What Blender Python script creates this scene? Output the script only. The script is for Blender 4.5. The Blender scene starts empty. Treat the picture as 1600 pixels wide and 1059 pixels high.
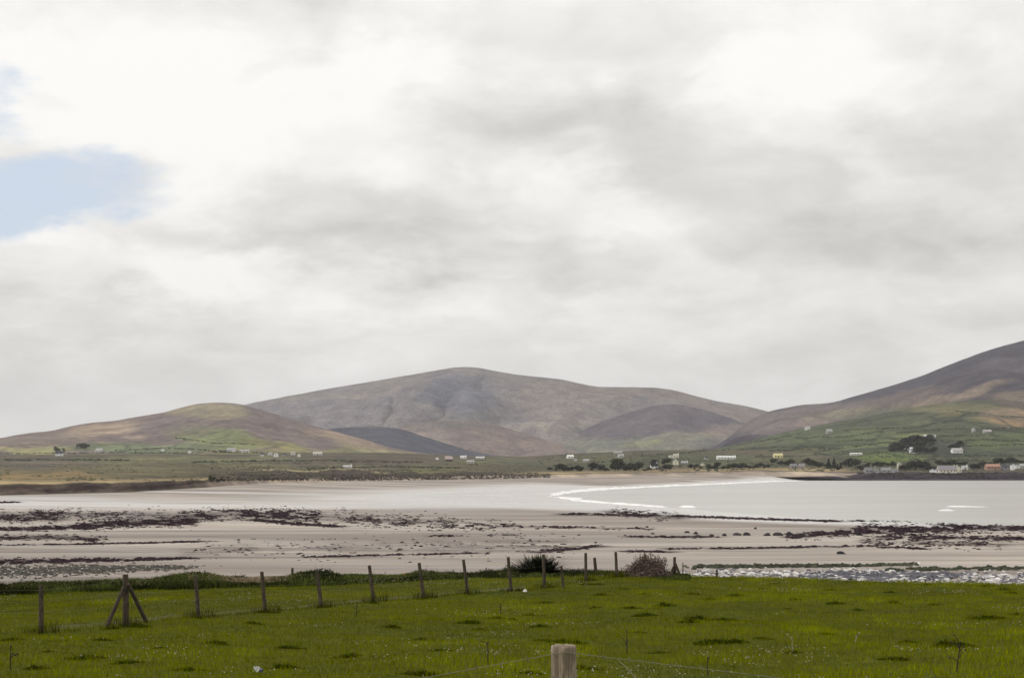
import bpy, math, random
import numpy as np
from mathutils import Vector, Matrix

random.seed(7)
RNG = np.random.default_rng(11)
S = bpy.context.scene
COL = S.collection

# ------------------------------------------------------------------ camera
F = 2222.0                      # focal length in pixels of the 1600 x 1059 photograph
CAMZ = 10.0                     # eye height above the sea
HOR = 734.0
PITCH = math.atan((HOR - 529.5) / F)
cd = bpy.data.cameras.new('camera'); cam = bpy.data.objects.new('camera', cd); COL.objects.link(cam)
cd.sensor_width = 36.0; cd.lens = 36.0 * F / 1600.0
cd.clip_start = 0.1; cd.clip_end = 60000
cam.location = (0, 0, CAMZ); cam.rotation_euler = (math.pi / 2 + PITCH, 0, 0)
S.camera = cam
SP, CP = math.sin(PITCH), math.cos(PITCH)


def ray(px, py):
    """x and z slopes per metre of depth of the line of sight through a pixel"""
    u = (np.asarray(px, float) - 800) / F; v = (529.5 - np.asarray(py, float)) / F
    yw = CP - v * SP
    return u / yw, (SP + v * CP) / yw


def at(px, py, Y):
    a, b = ray(px, py)
    return np.array([a * Y, Y, CAMZ + b * Y])


# ------------------------------------------------------------------ node helper
class NT:
    def __init__(self, tree):
        self.t = tree; self.N = tree.nodes; self.L = tree.links

    def n(self, typ, **kw):
        nd = self.N.new(typ)
        for k, v in kw.items(): setattr(nd, k, v)
        return nd

    def put(self, sock, v):
        if isinstance(v, bpy.types.NodeSocket): self.L.new(v, sock)
        elif v is not None:
            try: sock.default_value = v
            except Exception: sock.default_value = tuple(v) + (1.0,)

    def m(self, op, a, b=None, c=None, clamp=False):
        nd = self.n('ShaderNodeMath', operation=op); nd.use_clamp = clamp
        for s, v in zip(nd.inputs, (a, b, c)): self.put(s, v)
        return nd.outputs[0]

    def vm(self, op, a, b=None):
        nd = self.n('ShaderNodeVectorMath', operation=op)
        self.put(nd.inputs[0], a); self.put(nd.inputs[1], b)
        return nd.outputs['Value'] if op in ('LENGTH', 'DOT_PRODUCT') else nd.outputs[0]

    def mix(self, f, a, b, mode='MIX'):
        nd = self.n('ShaderNodeMix', data_type='RGBA', blend_type=mode)
        self.put(nd.inputs[0], f); self.put(nd.inputs[6], a); self.put(nd.inputs[7], b)
        return nd.outputs[2]

    def noise(self, vec, scale, detail=4, rough=.55, dist=0., col=False):
        nd = self.n('ShaderNodeTexNoise'); self.put(nd.inputs['Vector'], vec)
        nd.inputs['Scale'].default_value = scale; nd.inputs['Detail'].default_value = detail
        nd.inputs['Roughness'].default_value = rough; nd.inputs['Distortion'].default_value = dist
        return nd.outputs[1 if col else 0]

    def rng(self, v, a, b, c=0., d=1., smooth=False):
        nd = self.n('ShaderNodeMapRange'); nd.clamp = True
        if smooth: nd.interpolation_type = 'SMOOTHSTEP'
        self.put(nd.inputs[0], v)
        for i, x in enumerate((a, b, c, d)): self.put(nd.inputs[i + 1], x)
        return nd.outputs[0]

    def scaled(self, vec, s):
        return self.vm('MULTIPLY', vec, s)


def new_mat(name, fn):
    m = bpy.data.materials.new(name); m.use_nodes = True
    t = NT(m.node_tree); bs = m.node_tree.nodes['Principled BSDF']
    bs.inputs['Roughness'].default_value = .9
    bs.inputs['Specular IOR Level'].default_value = .1
    fn(t, bs)
    return m


def obco(t): return t.n('ShaderNodeTexCoord').outputs['Object']
def attr(t, name, col=True):
    a = t.n('ShaderNodeAttribute', attribute_name=name)
    return a.outputs['Color' if col else 'Fac']


# ------------------------------------------------------------------ world: overcast sky with one blue gap
SUN_EL, SUN_AZ = math.radians(38), math.radians(-104)      # azimuth from +Y towards +X: sun on the left, a little behind
S.view_settings.view_transform = 'Standard'; S.view_settings.look = 'None'
S.view_settings.exposure = 0.0; S.view_settings.gamma = 1.0; S.view_settings.use_curve_mapping = False
W = bpy.data.worlds.new('World'); S.world = W; W.use_nodes = True
wt = NT(W.node_tree); bg = W.node_tree.nodes['Background']
sky = wt.n('ShaderNodeTexSky', sky_type='NISHITA'); sky.sun_disc = False
sky.sun_elevation = SUN_EL; sky.sun_rotation = SUN_AZ; sky.altitude = 0; sky.dust_density = 1.5
bg.inputs['Strength'].default_value = 0.1
D = wt.n('ShaderNodeTexCoord').outputs['Generated']
sp = wt.n('ShaderNodeSeparateXYZ'); wt.put(sp.inputs[0], D)
zz = wt.m('ADD', wt.m('MAXIMUM', sp.outputs[2], 0.0), 0.36)
cb = wt.n('ShaderNodeCombineXYZ')
wt.put(cb.inputs[0], wt.m('DIVIDE', sp.outputs[0], zz)); wt.put(cb.inputs[1], wt.m('DIVIDE', sp.outputs[1], zz))
wt.put(cb.inputs[2], wt.m('MULTIPLY', sp.outputs[2], 1.5))
P = cb.outputs[0]
_lit = [wt.noise(wt.vm('ADD', P, o), 3.4, 6, .52, .4) for o in ((21., 4., 1.), (20.96, 3.89, 1.06))]
lit = wt.m('MULTIPLY', wt.m('SUBTRACT', _lit[0], _lit[1]), .34)                                            # position on the cloud deck
big = wt.noise(P, 3.0, 5, .52, .3)
fine = wt.noise(wt.vm('ADD', P, (7.3, 2.1, 0)), 6.5, 7, .58, .3)
warp = wt.vm('MULTIPLY', wt.vm('SUBTRACT', wt.noise(P, 4.5, 7, .6, 0., True), (.5, .5, .5)), (.15, .15, .11))
DW = wt.vm('ADD', D, warp)
puff = wt.rng(wt.noise(wt.vm('ADD', P, (3.1, 9.7, 0)), 4.4, 9, .52, .5), .44, .59, 0., 1., True)


def cloudlump(px, py, rx, ry, tilt=0., vec=None):
    """soft 0..1 lump of the cloud deck around one direction of the sky"""
    a, b = ray(px, py); c = Vector((float(a), 1, float(b))).normalized()
    k = F * 1.0
    df = wt.vm('SUBTRACT', vec or DW, tuple(c))
    if tilt:
        r = wt.n('ShaderNodeVectorRotate', rotation_type='Y_AXIS'); wt.put(r.inputs['Vector'], df)
        r.inputs['Angle'].default_value = math.radians(tilt); df = r.outputs[0]
    ln = wt.vm('LENGTH', wt.vm('MULTIPLY', df, (k / rx, k / max(rx, ry), k / ry)))
    return wt.rng(ln, 0.15, 1.25, 1., 0., True)


def acc(lst):
    o = None
    for amp, args in lst:
        v = wt.m('MULTIPLY', cloudlump(*args), amp)
        o = v if o is None else wt.m('ADD', o, v)
    return o


tone = wt.m('MULTIPLY', 1.08, acc([(-.20, (870, 215, 300, 95, -18)), (-.12, (560, 325, 260, 70, -14)), (-.10, (420, 365, 130, 50)), (-.10, (700, 392, 420, 34)),
            (-.14, (120, 495, 420, 55)), (-.10, (1450, 340, 420, 190)), (-.10, (1400, 380, 240, 50)), (-.06, (930, 425, 220, 30)),
            (-.05, (1560, 60, 250, 160)), (-.06, (640, 45, 260, 40, -6)), (-.05, (1250, 215, 330, 60)),
            (.17, (370, 300, 190, 95)), (.12, (220, 150, 300, 110, 14)), (.10, (640, 150, 380, 110, 6)), (.10, (330, 430, 200, 32)), (.08, (640, 475, 300, 30)),
            (.10, (1290, 105, 260, 110)), (.07, (900, 300, 180, 45, -20)), (.06, (90, 370, 220, 60)), (.07, (60, 60, 340, 130))]))
val = wt.m('ADD', wt.m('ADD', wt.m('ADD', wt.m('ADD', .885, lit), wt.m('MULTIPLY', puff, .085)), tone), wt.m('ADD', wt.m('MULTIPLY', wt.m('SUBTRACT', big, .5), .30), wt.m('MULTIPLY', wt.m('SUBTRACT', fine, .5), .36)))
low = wt.rng(sp.outputs[2], 0.0, 0.16, 0., 1., True)
val = wt.m('ADD', wt.m('MULTIPLY', val, low), wt.m('MULTIPLY', wt.m('ADD', .78, wt.m('MULTIPLY', wt.m('SUBTRACT', val, .86), .5)), wt.m('SUBTRACT', 1., low)))
val = wt.m('MULTIPLY', wt.m('MINIMUM', wt.m('MAXIMUM', val, .5), 1.05), 10.)
tint = wt.mix(wt.rng(val, 6.0, 9.8), (1.0, .978, .935), (1.0, .986, .958))
cl = wt.vm('SCALE', tint); wt.put(cl.node.inputs['Scale'], val)
gap = wt.m('MAXIMUM', cloudlump(75, 285, 250, 92, 4), wt.m('MULTIPLY', cloudlump(-30, 170, 70, 70), .55))
gap = wt.rng(wt.m('ADD', gap, wt.m('MULTIPLY', wt.m('SUBTRACT', fine, .5), 1.3)), .20, .92, 0., 1., True)
blue = wt.mix(.74, wt.vm('MULTIPLY', sky.outputs[0], (1.5, 1.5, 1.5)), (7.3, 8.1, 9.3))       # thin veil in front of the clear sky
wt.put(bg.inputs['Color'], wt.mix(gap, cl, blue))

sl = bpy.data.lights.new('sun', 'SUN'); so = bpy.data.objects.new('sun', sl); COL.objects.link(so)
sl.energy = 1.5; sl.angle = math.radians(12); sl.color = (1, .95, .87)
sd = Vector((math.sin(SUN_AZ) * math.cos(SUN_EL), math.cos(SUN_AZ) * math.cos(SUN_EL), math.sin(SUN_EL)))
so.rotation_euler = sd.to_track_quat('Z', 'Y').to_euler(); so.location = sd * 900
S.cycles.use_denoising = True
S.cycles.max_bounces = 5; S.cycles.diffuse_bounces = 3; S.cycles.glossy_bounces = 2; S.cycles.volume_bounces = 0


# ------------------------------------------------------------------ numpy helpers
def _hash(i, j, s):
    h = (i.astype(np.int64) * 374761393 + j.astype(np.int64) * 668265263 + s * 974634777) & 0x7fffffff
    h = ((h ^ (h >> 13)) * 1274126177) & 0x7fffffff
    return ((h ^ (h >> 16)) & 0xffff) / 65535.0


def vnoise(x, y, s=0):
    x = np.asarray(x, float); y = np.asarray(y, float)
    i = np.floor(x); j = np.floor(y); fx = x - i; fy = y - j
    fx = fx * fx * (3 - 2 * fx); fy = fy * fy * (3 - 2 * fy)
    i = i.astype(np.int64); j = j.astype(np.int64)
    a = _hash(i, j, s); b = _hash(i + 1, j, s); c = _hash(i, j + 1, s); d = _hash(i + 1, j + 1, s)
    return (a * (1 - fx) + b * fx) * (1 - fy) + (c * (1 - fx) + d * fx) * fy


def fbm(x, y, s=0, o=4, g=.5):
    v = 0; a = 1; t = 0
    for k in range(o):
        v = v + a * vnoise(x * 2 ** k, y * 2 ** k, s + k * 17); t += a; a *= g
    return v / t - .5


def sstep(a, b, x):
    t = np.clip((x - a) / (np.asarray(b) - a), 0, 1); return t * t * (3 - 2 * t)


def ip(x, pts):
    p = np.array(pts, float); return np.interp(x, p[:, 0], p[:, 1])


def smooth_ip(x, pts, w):
    return sum(ip(np.asarray(x) + d * w, pts) for d in (-1, -.5, 0, .5, 1)) / 5


def mesh_np(name, V, faces, mat, attrs=None, smooth=True):
    """one mesh from arrays; faces is an (n, k) array"""
    me = bpy.data.meshes.new(name); V = np.asarray(V, np.float32); Fc = np.asarray(faces, np.int32)
    me.vertices.add(len(V)); me.vertices.foreach_set('co', V.ravel())
    n, k = Fc.shape
    me.loops.add(n * k); me.loops.foreach_set('vertex_index', Fc.ravel())
    me.polygons.add(n); me.polygons.foreach_set('loop_start', np.arange(0, n * k, k, dtype=np.int32))
    me.polygons.foreach_set('use_smooth', np.full(n, smooth, bool))
    me.update(calc_edges=True)
    for an, (kind, arr) in (attrs or {}).items():
        if kind == 'c':
            a = me.attributes.new(an, 'FLOAT_COLOR', 'POINT'); c = np.ones((len(V), 4), np.float32); c[:, :3] = arr
            a.data.foreach_set('color', c.ravel())
        else:
            a = me.attributes.new(an, 'FLOAT', 'POINT'); a.data.foreach_set('value', np.asarray(arr, np.float32).ravel())
    if mat: me.materials.append(mat)
    return me


def link(name, me, parent=None, kind=None, label=None, cat=None, group=None, loc=None, rz=None):
    o = bpy.data.objects.new(name, me); COL.objects.link(o)
    if parent: o.parent = parent
    if kind: o['kind'] = kind
    if label: o['label'] = label
    if cat: o['category'] = cat
    if group: o['group'] = group
    if loc is not None: o.location = tuple(float(c) for c in loc)
    if rz is not None: o.rotation_euler[2] = rz
    return o


def grid_faces(nr, nc):
    i = np.arange(nr - 1)[:, None] * nc + np.arange(nc - 1)[None, :]
    return np.stack([i, i + 1, i + 1 + nc, i + nc], -1).reshape(-1, 4)


class Sheet:
    """a piece of terrain on a fan-shaped grid: columns are bearings, rows run outward"""
    def __init__(self, px, Y, Z):
        self.px = px; self.t = (px - 800) / F; self.Y = Y; self.Z = Z        # Y, Z: (rows, cols)

    def verts(self):
        return np.stack([self.t[None, :] * self.Y, self.Y, self.Z], -1).reshape(-1, 3)

    def app(self):
        """apparent pixel row of every vertex"""
        return 529.5 - F * np.tan(np.arctan((self.Z - CAMZ) / self.Y) - PITCH)

    def hit(self, px, py):
        a, b = ray(px, py); c = np.clip((a * F + 800 - self.px[0]) / (self.px[-1] - self.px[0]) * (len(self.px) - 1), 0, len(self.px) - 1.001)
        i = int(c); f = c - i
        Y = self.Y[:, i] * (1 - f) + self.Y[:, i + 1] * f; Z = self.Z[:, i] * (1 - f) + self.Z[:, i + 1] * f
        g = (Z - CAMZ) / Y - b
        k = np.argmax(g >= 0)
        if g[k] < 0: return None
        if k == 0: return np.array([a * Y[0], Y[0], Z[0]])
        q = -g[k - 1] / (g[k] - g[k - 1]); y = Y[k - 1] + q * (Y[k] - Y[k - 1])
        return np.array([a * y, y, CAMZ + b * y])

    def zat(self, X, Y):
        c = np.clip((X / Y * F + 800 - self.px[0]) / (self.px[-1] - self.px[0]) * (len(self.px) - 1), 0, len(self.px) - 1.001)
        i = int(c); f = c - i
        col = self.Y[:, i] * (1 - f) + self.Y[:, i + 1] * f
        return float(np.interp(Y, col, self.Z[:, i] * (1 - f) + self.Z[:, i + 1] * f))


# ------------------------------------------------------------------ materials of the land
def m_land(t, bs):
    co = obco(t)
    n1 = t.noise(t.scaled(co, (1, 1, 1.6)), .012, 6, .62)
    n2 = t.noise(co, .07, 5, .6)
    c = t.mix(t.rng(n1, .38, .62), (.80, .79, .83), (1.2, 1.18, 1.13))
    c = t.mix(1., c, t.mix(t.rng(n2, .37, .63), (.74, .75, .78), (1.26, 1.24, 1.18)), 'MULTIPLY')
    base = t.mix(1., attr(t, 'cover'), c, 'MULTIPLY')
    # fields parted by hedge banks where the land is farmed
    q = t.scaled(co, (1, .62, 1))
    q = t.vm('ADD', q, t.vm('MULTIPLY', t.vm('SUBTRACT', t.noise(co, .004, 3, .5, 0, True), (.5, .5, .5)), (90, 90, 0)))
    v = t.n('ShaderNodeTexVoronoi', feature='F1'); t.put(v.inputs['Vector'], q); v.inputs['Scale'].default_value = .0105; v.inputs['Randomness'].default_value = .85
    e = t.n('ShaderNodeTexVoronoi', feature='DISTANCE_TO_EDGE'); t.put(e.inputs['Vector'], q); e.inputs['Scale'].default_value = .0105; e.inputs['Randomness'].default_value = .85
    s = t.n('ShaderNodeSeparateColor'); t.put(s.inputs[0], v.outputs['Color'])
    fld = t.mix(s.outputs[0], (.78, .82, .80), (1.14, 1.12, 1.02))
    fld = t.mix(t.rng(s.outputs[1], .72, .8), fld, (1.35, 1.22, 1.02))
    fld = t.mix(t.rng(e.outputs['Distance'], .015, .06), (.55, .58, .6), fld)
    base = t.mix(attr(t, 'farmed', False), base, t.mix(1., base, fld, 'MULTIPLY'))
    t.put(bs.inputs['Base Color'], base)
    b = t.n('ShaderNodeBump'); b.inputs['Strength'].default_value = .9; b.inputs['Distance'].default_value = 9.0
    t.put(b.inputs['Height'], t.noise(co, .03, 8, .68)); t.put(bs.inputs['Normal'], b.outputs[0])
    bs.inputs['Roughness'].default_value = 1.; bs.inputs['Specular IOR Level'].default_value = .05


M_land = new_mat('moorland', m_land)


def m_attr(rough=.9, spec=.15, bump=0., bscale=8., var=.25, nscale=3.):
    def f(t, bs):
        co = obco(t)
        n = t.noise(co, nscale, 4, .6)
        t.put(bs.inputs['Base Color'], t.mix(1., attr(t, 'cover'), t.mix(n, (1 - var,) * 3, (1 + var,) * 3), 'MULTIPLY'))
        bs.inputs['Roughness'].default_value = rough; bs.inputs['Specular IOR Level'].default_value = spec
        if bump:
            b = t.n('ShaderNodeBump'); b.inputs['Strength'].default_value = .7; b.inputs['Distance'].default_value = bump
            t.put(b.inputs['Height'], t.noise(co, bscale, 5, .6)); t.put(bs.inputs['Normal'], b.outputs[0])
    return f


M_blade = new_mat('blades', m_attr(1., .0, var=.16, nscale=.6))
M_stone = new_mat('stone', m_attr(.8, .2, .02, 6, .3, 4))
M_weed = new_mat('wrack', m_attr(1., .0, .0, 9, .35, 5))
M_scrub = new_mat('scrub', m_attr(1., .05, .0, 1, .3, .5))

# ------------------------------------------------------------------ hills
def blend(cov, px, y, patches, seed):
    wx = 50 * fbm(px / 60, y / 26, seed, 6, .58); wy = 17 * fbm(px / 60, y / 26, seed + 5, 6, .58)
    for (cx, cy, rx, ry, c, a, *e) in patches:
        tl = math.radians(e[0]) if e else 0
        dx = px + wx - cx; dy = y + wy - cy
        ax = dx * math.cos(tl) + dy * math.sin(tl); ay = -dx * math.sin(tl) + dy * math.cos(tl)
        k = a * (1 - sstep(.62, 1.2, np.sqrt((ax / rx) ** 2 + (ay / ry) ** 2)))
        cov[...] = cov * (1 - k[..., None]) + np.array(c) * k[..., None]


def hill(name, label_txt, ridge, R, toe, ztoe, p, base, patches, farmed=(), step=5, amp=12, seed=0, rows=90, veg=.16):
    xs = np.array([q[0] for q in ridge], float)
    px = np.arange(xs[0], xs[-1] + 1, step)
    yr = smooth_ip(px, ridge, 12) + .7 * fbm(px / 16, px * 0, seed, 3)
    Rr = R * (1 + .10 * fbm(px / 260, px * 0 + 3, seed + 2, 2))
    zr = CAMZ + (HOR - yr) / F * Rr
    s = np.concatenate([np.linspace(0, 1, rows), np.linspace(1, 1.6, 22)[1:]])[:, None]
    Y = toe + (Rr[None, :] - toe) * s
    up = np.clip(s, 0, 1) ** p
    Z = ztoe + (zr[None, :] - ztoe) * up
    back = np.clip((s - 1) / .6, 0, 1)
    Z = Z - (zr[None, :] + 6 - ztoe) * back ** 1.4 * (s > 1)
    X = (px - 800)[None, :] / F * Y
    win = np.clip(s * 4, 0, 1) * np.clip((1 - s) * 3.2, 0, 1)
    gul = 1 - np.abs(2 * vnoise(X / 210 + 1.2 * fbm(X / 400, Y / 400, seed + 9), Y / 900, seed + 3) - 1)
    Z = Z + win * amp * (1.6 * fbm(X / 420, Y / 420, seed + 1, 5) - .55 * gul ** 3)
    sh = Sheet(px, Y, Z)
    ya = sh.app(); pxx = np.broadcast_to(px[None, :], Y.shape)
    cov = np.empty(Y.shape + (3,)); cov[...] = base
    blend(cov, pxx, ya, patches, seed + 30)
    n = fbm(X / 110, Y / 200, seed + 40, 6, .6); cov *= (1 + 1.3 * veg * n * 2)[..., None]
    n2 = fbm(X / 300, Y / 300, seed + 50, 4)[..., None]; cov *= 1 + n2 * np.array([.16, .05, -.08])
    fm = np.zeros(Y.shape)
    for (cx, cy, rx, ry, a) in farmed:
        d = np.sqrt(((pxx - cx) / rx) ** 2 + ((ya + 10 * fbm(pxx / 50, ya / 20, seed + 8) - cy) / ry) ** 2)
        fm = np.maximum(fm, a * (1 - sstep(.8, 1.1, d)))
    me = mesh_np(name, sh.verts(), grid_faces(len(s), len(px)), M_land, {'cover': ('c', np.clip(cov, .005, .9).reshape(-1, 3)), 'farmed': ('f', fm)})
    link(name, me, kind='structure')
    return sh


MAUVE = (.19, .17, .165); SLATE = (.095, .095, .115); TAN = (.38, .305, .235); OLIVE = (.22, .225, .12); GREEN = (.13, .17, .075); LIME = (.25, .29, .115)
main_mt = hill('mountain', '', [(150, 720), (300, 652), (388, 631), (450, 619), (520, 606), (600, 593), (680, 579), (715, 573), (745, 574), (780, 581), (820, 587), (880, 593), (908, 600),
    (935, 605), (985, 605), (1030, 606), (1060, 611), (1090, 620), (1130, 629), (1165, 634), (1200, 643), (1260, 658), (1350, 680), (1450, 715)], 7200, 5300, 30, 1.05, (.198, .178, .183),
    [(500, 640, 150, 40, (.195, .18, .20), .7), (720, 615, 70, 34, (.14, .14, .175), .8), (668, 636, 14, 6, (.33, .29, .26), .6), (860, 625, 60, 30, (.23, .195, .175), .6), (900, 645, 60, 30, (.235, .205, .19), .6),
     (830, 668, 90, 10, (.30, .26, .23), .6), (1000, 610, 120, 16, (.19, .155, .145), .7), (1130, 650, 110, 20, (.20, .165, .155), .7), (490, 618, 110, 8, (.25, .225, .19), .5), (960, 700, 130, 14, (.22, .22, .17), .6)], amp=120, seed=3, step=4, rows=110)
shade_spur = hill('cloud_shade_spur', '', [(820, 720), (860, 696), (900, 677), (950, 655), (1000, 639), (1030, 632), (1062, 632), (1100, 640), (1140, 653), (1180, 668), (1240, 695), (1280, 720)], 5900, 4800, 20, 1.15, (.112, .098, .118),  # spur shaped and darkened to stand for cloud shade on the mountain
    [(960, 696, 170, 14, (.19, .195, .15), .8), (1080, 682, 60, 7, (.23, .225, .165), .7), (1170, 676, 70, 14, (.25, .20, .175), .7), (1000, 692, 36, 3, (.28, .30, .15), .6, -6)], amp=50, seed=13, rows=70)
brown = hill('brown_hill', '', [(470, 720), (560, 690), (620, 668), (680, 658), (720, 656), (760, 660), (800, 671), (840, 684), (870, 692), (920, 704), (980, 716)], 5700, 4700, 18, 1.2, (.20, .16, .15),
    [(700, 664, 60, 10, (.16, .145, .14), .7), (660, 690, 60, 12, (.28, .225, .195), .6), (830, 694, 70, 8, (.25, .195, .17), .6)], amp=48, seed=23, rows=70)
dark = hill('dark_hill', '', [(440, 690), (515, 669), (560, 667), (605, 667), (630, 671), (660, 681), (700, 694), (740, 706), (780, 712), (830, 722)], 4200, 2700, 16, 1.2, (.085, .088, .115),  # cloud shade over this hill is put into its dark cover colour
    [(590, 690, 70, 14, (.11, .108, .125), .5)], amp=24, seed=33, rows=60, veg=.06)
left = hill('left_hill', '', [(-700, 742), (-450, 728), (-250, 712), (-100, 698), (0, 685), (30, 679), (60, 675), (80, 674), (110, 666), (145, 660), (180, 658), (215, 651), (257, 645), (285, 636), (315, 630), (345, 629), (375, 631), (400, 638), (440, 650),
    (480, 662), (520, 673), (560, 684), (600, 696), (640, 705), (700, 712), (760, 718)], 3300, 1950, 24, 1.05, (.20, .165, .16),
    [(320, 640, 70, 14, (.30, .265, .185), .8), (150, 674, 70, 11, TAN, .85, -8), (208, 682, 22, 6, TAN, .6), (60, 694, 95, 18, (.21, .18, .165), .9), (340, 684, 75, 18, (.225, .245, .13), .95, 6), (430, 694, 60, 8, (.27, .27, .13), .8, 8),
     (560, 691, 75, 9, (.36, .285, .22), .75, 16), (610, 706, 90, 6, (.36, .33, .19), .7, 6), (230, 700, 130, 9, (.165, .195, .125), .9), (60, 704, 70, 6, (.32, .31, .17), .9), (470, 708, 170, 6, (.24, .25, .13), .8),
     (300, 668, 40, 14, (.20, .17, .165), .5)],
    farmed=[(230, 702, 250, 12, .75), (340, 686, 80, 16, .5)], amp=24, seed=43, step=4, rows=100)
right = hill('right_mountain', '', [(1080, 715), (1130, 690), (1170, 657), (1200, 643), (1230, 637), (1255, 632), (1290, 631), (1310, 627), (1340, 618), (1390, 604), (1440, 588), (1490, 568), (1530, 553), (1560, 543), (1600, 533),
    (1700, 500), (1850, 470), (2050, 470), (2350, 560), (2700, 700)], 4700, 2700, 25, 1.0, (.066, .059, .078),
    [(1250, 655, 110, 24, (.17, .143, .145), .9, -8), (1380, 627, 110, 12, (.165, .135, .125), .7, -12), (1300, 652, 80, 8, (.27, .21, .18), .6, -10), (1530, 608, 60, 8, (.30, .24, .18), .7, -14), (1480, 622, 90, 8, (.25, .2, .155), .7, -10), (1640, 620, 90, 12, (.26, .21, .15), .7),
     (1590, 570, 60, 12, (.12, .11, .13), .5), (1500, 650, 240, 16, (.15, .155, .1), .7)], amp=60, seed=53, step=4, rows=100)
green = hill('green_slope', '', [(900, 726), (1000, 716), (1080, 708), (1140, 696), (1200, 681), (1280, 664), (1340, 654), (1400, 642), (1450, 632), (1500, 627), (1545, 624), (1572, 625), (1600, 631), (1700, 640), (1900, 640), (2200, 690), (2500, 726)],
    3000, 1750, 16, 1.0, (.094, .105, .074),
    [(1575, 655, 52, 17, (.30, .225, .16), .8, 6), (1590, 635, 45, 9, (.15, .12, .11), .8, 20), (1480, 636, 80, 10, (.18, .17, .10), .7), (1410, 684, 55, 4, (.21, .24, .11), .9, -8), (1345, 700, 60, 4, (.20, .225, .115), .8, -6),
     (1300, 680, 120, 14, (.115, .14, .08), .7), (1380, 716, 70, 9, (.14, .18, .075), .8), (1550, 690, 110, 14, (.125, .15, .075), .7), (1460, 700, 60, 16, (.08, .085, .07), .8)],
    farmed=[(1380, 690, 420, 52, .9)], amp=14, seed=63, step=4, rows=110)
hills = [green, left, dark, brown, right, shade_spur, main_mt]

# ------------------------------------------------------------------ far land: sand bank, dunes, scrub plain, village ground
PXL = np.arange(-700, 2501, 4.0)
bY = smooth_ip(PXL, [(-700, 330), (-400, 410), (0, 470), (200, 545), (400, 760), (600, 980), (800, 1180), (1000, 1330), (1200, 1400), (1280, 1400), (1340, 1392), (1400, 1389), (1600, 1387), (2500, 1387)], 20)
by = smooth_ip(PXL, [(-700, 790), (-400, 782), (0, 774), (200, 769), (330, 761), (400, 755.5), (600, 750.5), (800, 747.5), (1000, 743.5), (1200, 742), (1280, 744), (1340, 747.5), (1400, 749), (1600, 749.4), (2500, 749.4)], 16)
ty = smooth_ip(PXL, [(-700, 766), (-400, 759), (0, 755.5), (200, 752.5), (330, 749), (400, 747), (600, 744), (800, 741), (1000, 737.5), (1200, 734.5), (1280, 735), (1340, 737.5), (1400, 737.5), (1600, 738), (2500, 738)], 16)
ty = ty + 1.2 * fbm(PXL / 14, PXL * 0, 71, 3)
tYo = ip(PXL, [(-700, 10), (400, 14), (800, 26), (1200, 34), (1400, 36), (2500, 36)])
m1y = ip(PXL, [(-700, 740), (0, 735), (400, 731), (800, 729), (1000, 728), (1200, 727), (1400, 724), (1600, 722), (2500, 722)])
m1Y = ip(PXL, [(-700, 800), (0, 900), (400, 1250), (800, 1550), (1000, 1620), (1200, 1650), (2500, 1680)])
m2y = ip(PXL, [(-700, 722), (0, 711), (400, 707), (600, 707), (740, 712), (820, 713), (900, 709), (1000, 704), (1100, 702), (1200, 705), (1600, 706), (2500, 712)])
m2Y = ip(PXL, [(-700, 1900), (0, 2050), (600, 2300), (900, 2500), (1100, 2400), (1200, 2050), (2500, 2000)])


def zof(y, Y): return CAMZ + (HOR - y) / F * Y


rowsY, rowsZ = [], []
b0 = (bY - 25, zof(by, bY) - 1.4); b1 = (bY, zof(by, bY)); b2 = (bY + tYo, zof(ty, bY + tYo)); b3 = (m1Y, zof(m1y, m1Y)); b4 = (m2Y, zof(m2y, m2Y)); b5 = (m2Y + 2600, zof(m2y, m2Y) + 6)
for (A, B, n, ease) in ((b0, b1, 4, 0), (b1, b2, 26, 1), (b2, b3, 46, 2), (b3, b4, 50, 0), (b4, b5, 8, 0)):
    for k in range(n):
        q = k / n; e = (q * q * (3 - 2 * q) if ease == 1 else q)
        rowsY.append(A[0] + (B[0] - A[0]) * q); rowsZ.append(A[1] + (B[1] - A[1]) * e)
Y = np.array(rowsY); Z = np.array(rowsZ); X = (PXL - 800)[None, :] / F * Y
rel = (Y - bY[None]) / tYo[None]
Z = Z + 1.3 * fbm(X / 12, Y / 9, 81, 4) * np.exp(-((rel - .6) / .5) ** 2)                  # slumps in the bank
Z = Z + sstep(1.5, 8, rel) * 1.6 * fbm(X / 90, Y / 120, 84, 4)
far = Sheet(PXL, Y, Z)
ya = far.app(); pxx = np.broadcast_to(PXL[None], Y.shape)
cov = np.empty(Y.shape + (3,)); cov[...] = (.122, .110, .082)
blend(cov, pxx, ya, [(90, 732, 220, 16, (.19, .165, .11), .8), (220, 735, 110, 14, (.165, .155, .10), .7), (60, 744, 120, 6, (.34, .25, .135), .7), (30, 722, 150, 9, (.135, .128, .12), .8), (300, 718, 200, 6, (.18, .185, .11), .8), (480, 728, 190, 7, (.19, .185, .105), .7),
    (470, 741, 180, 9, (.095, .085, .062), .9), (650, 740, 220, 9, (.072, .060, .052), .9), (560, 722, 160, 8, (.115, .10, .085), .8), (500, 735, 120, 1.8, (.40, .35, .21), .7), (680, 735, 60, 3, (.22, .23, .1), .7), (760, 730, 120, 10, (.14, .13, .082), .7), (800, 722, 90, 6, (.15, .16, .1), .7),
    (900, 728, 130, 14, (.10, .098, .072), .8), (1000, 720, 120, 12, (.11, .12, .075), .8), (1150, 722, 150, 14, (.10, .11, .07), .8), (1300, 728, 160, 10, (.10, .10, .07), .8), (1480, 722, 180, 14, (.095, .10, .065), .9), (1390, 716, 60, 6, (.15, .2, .06), .8)], 91)
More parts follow.
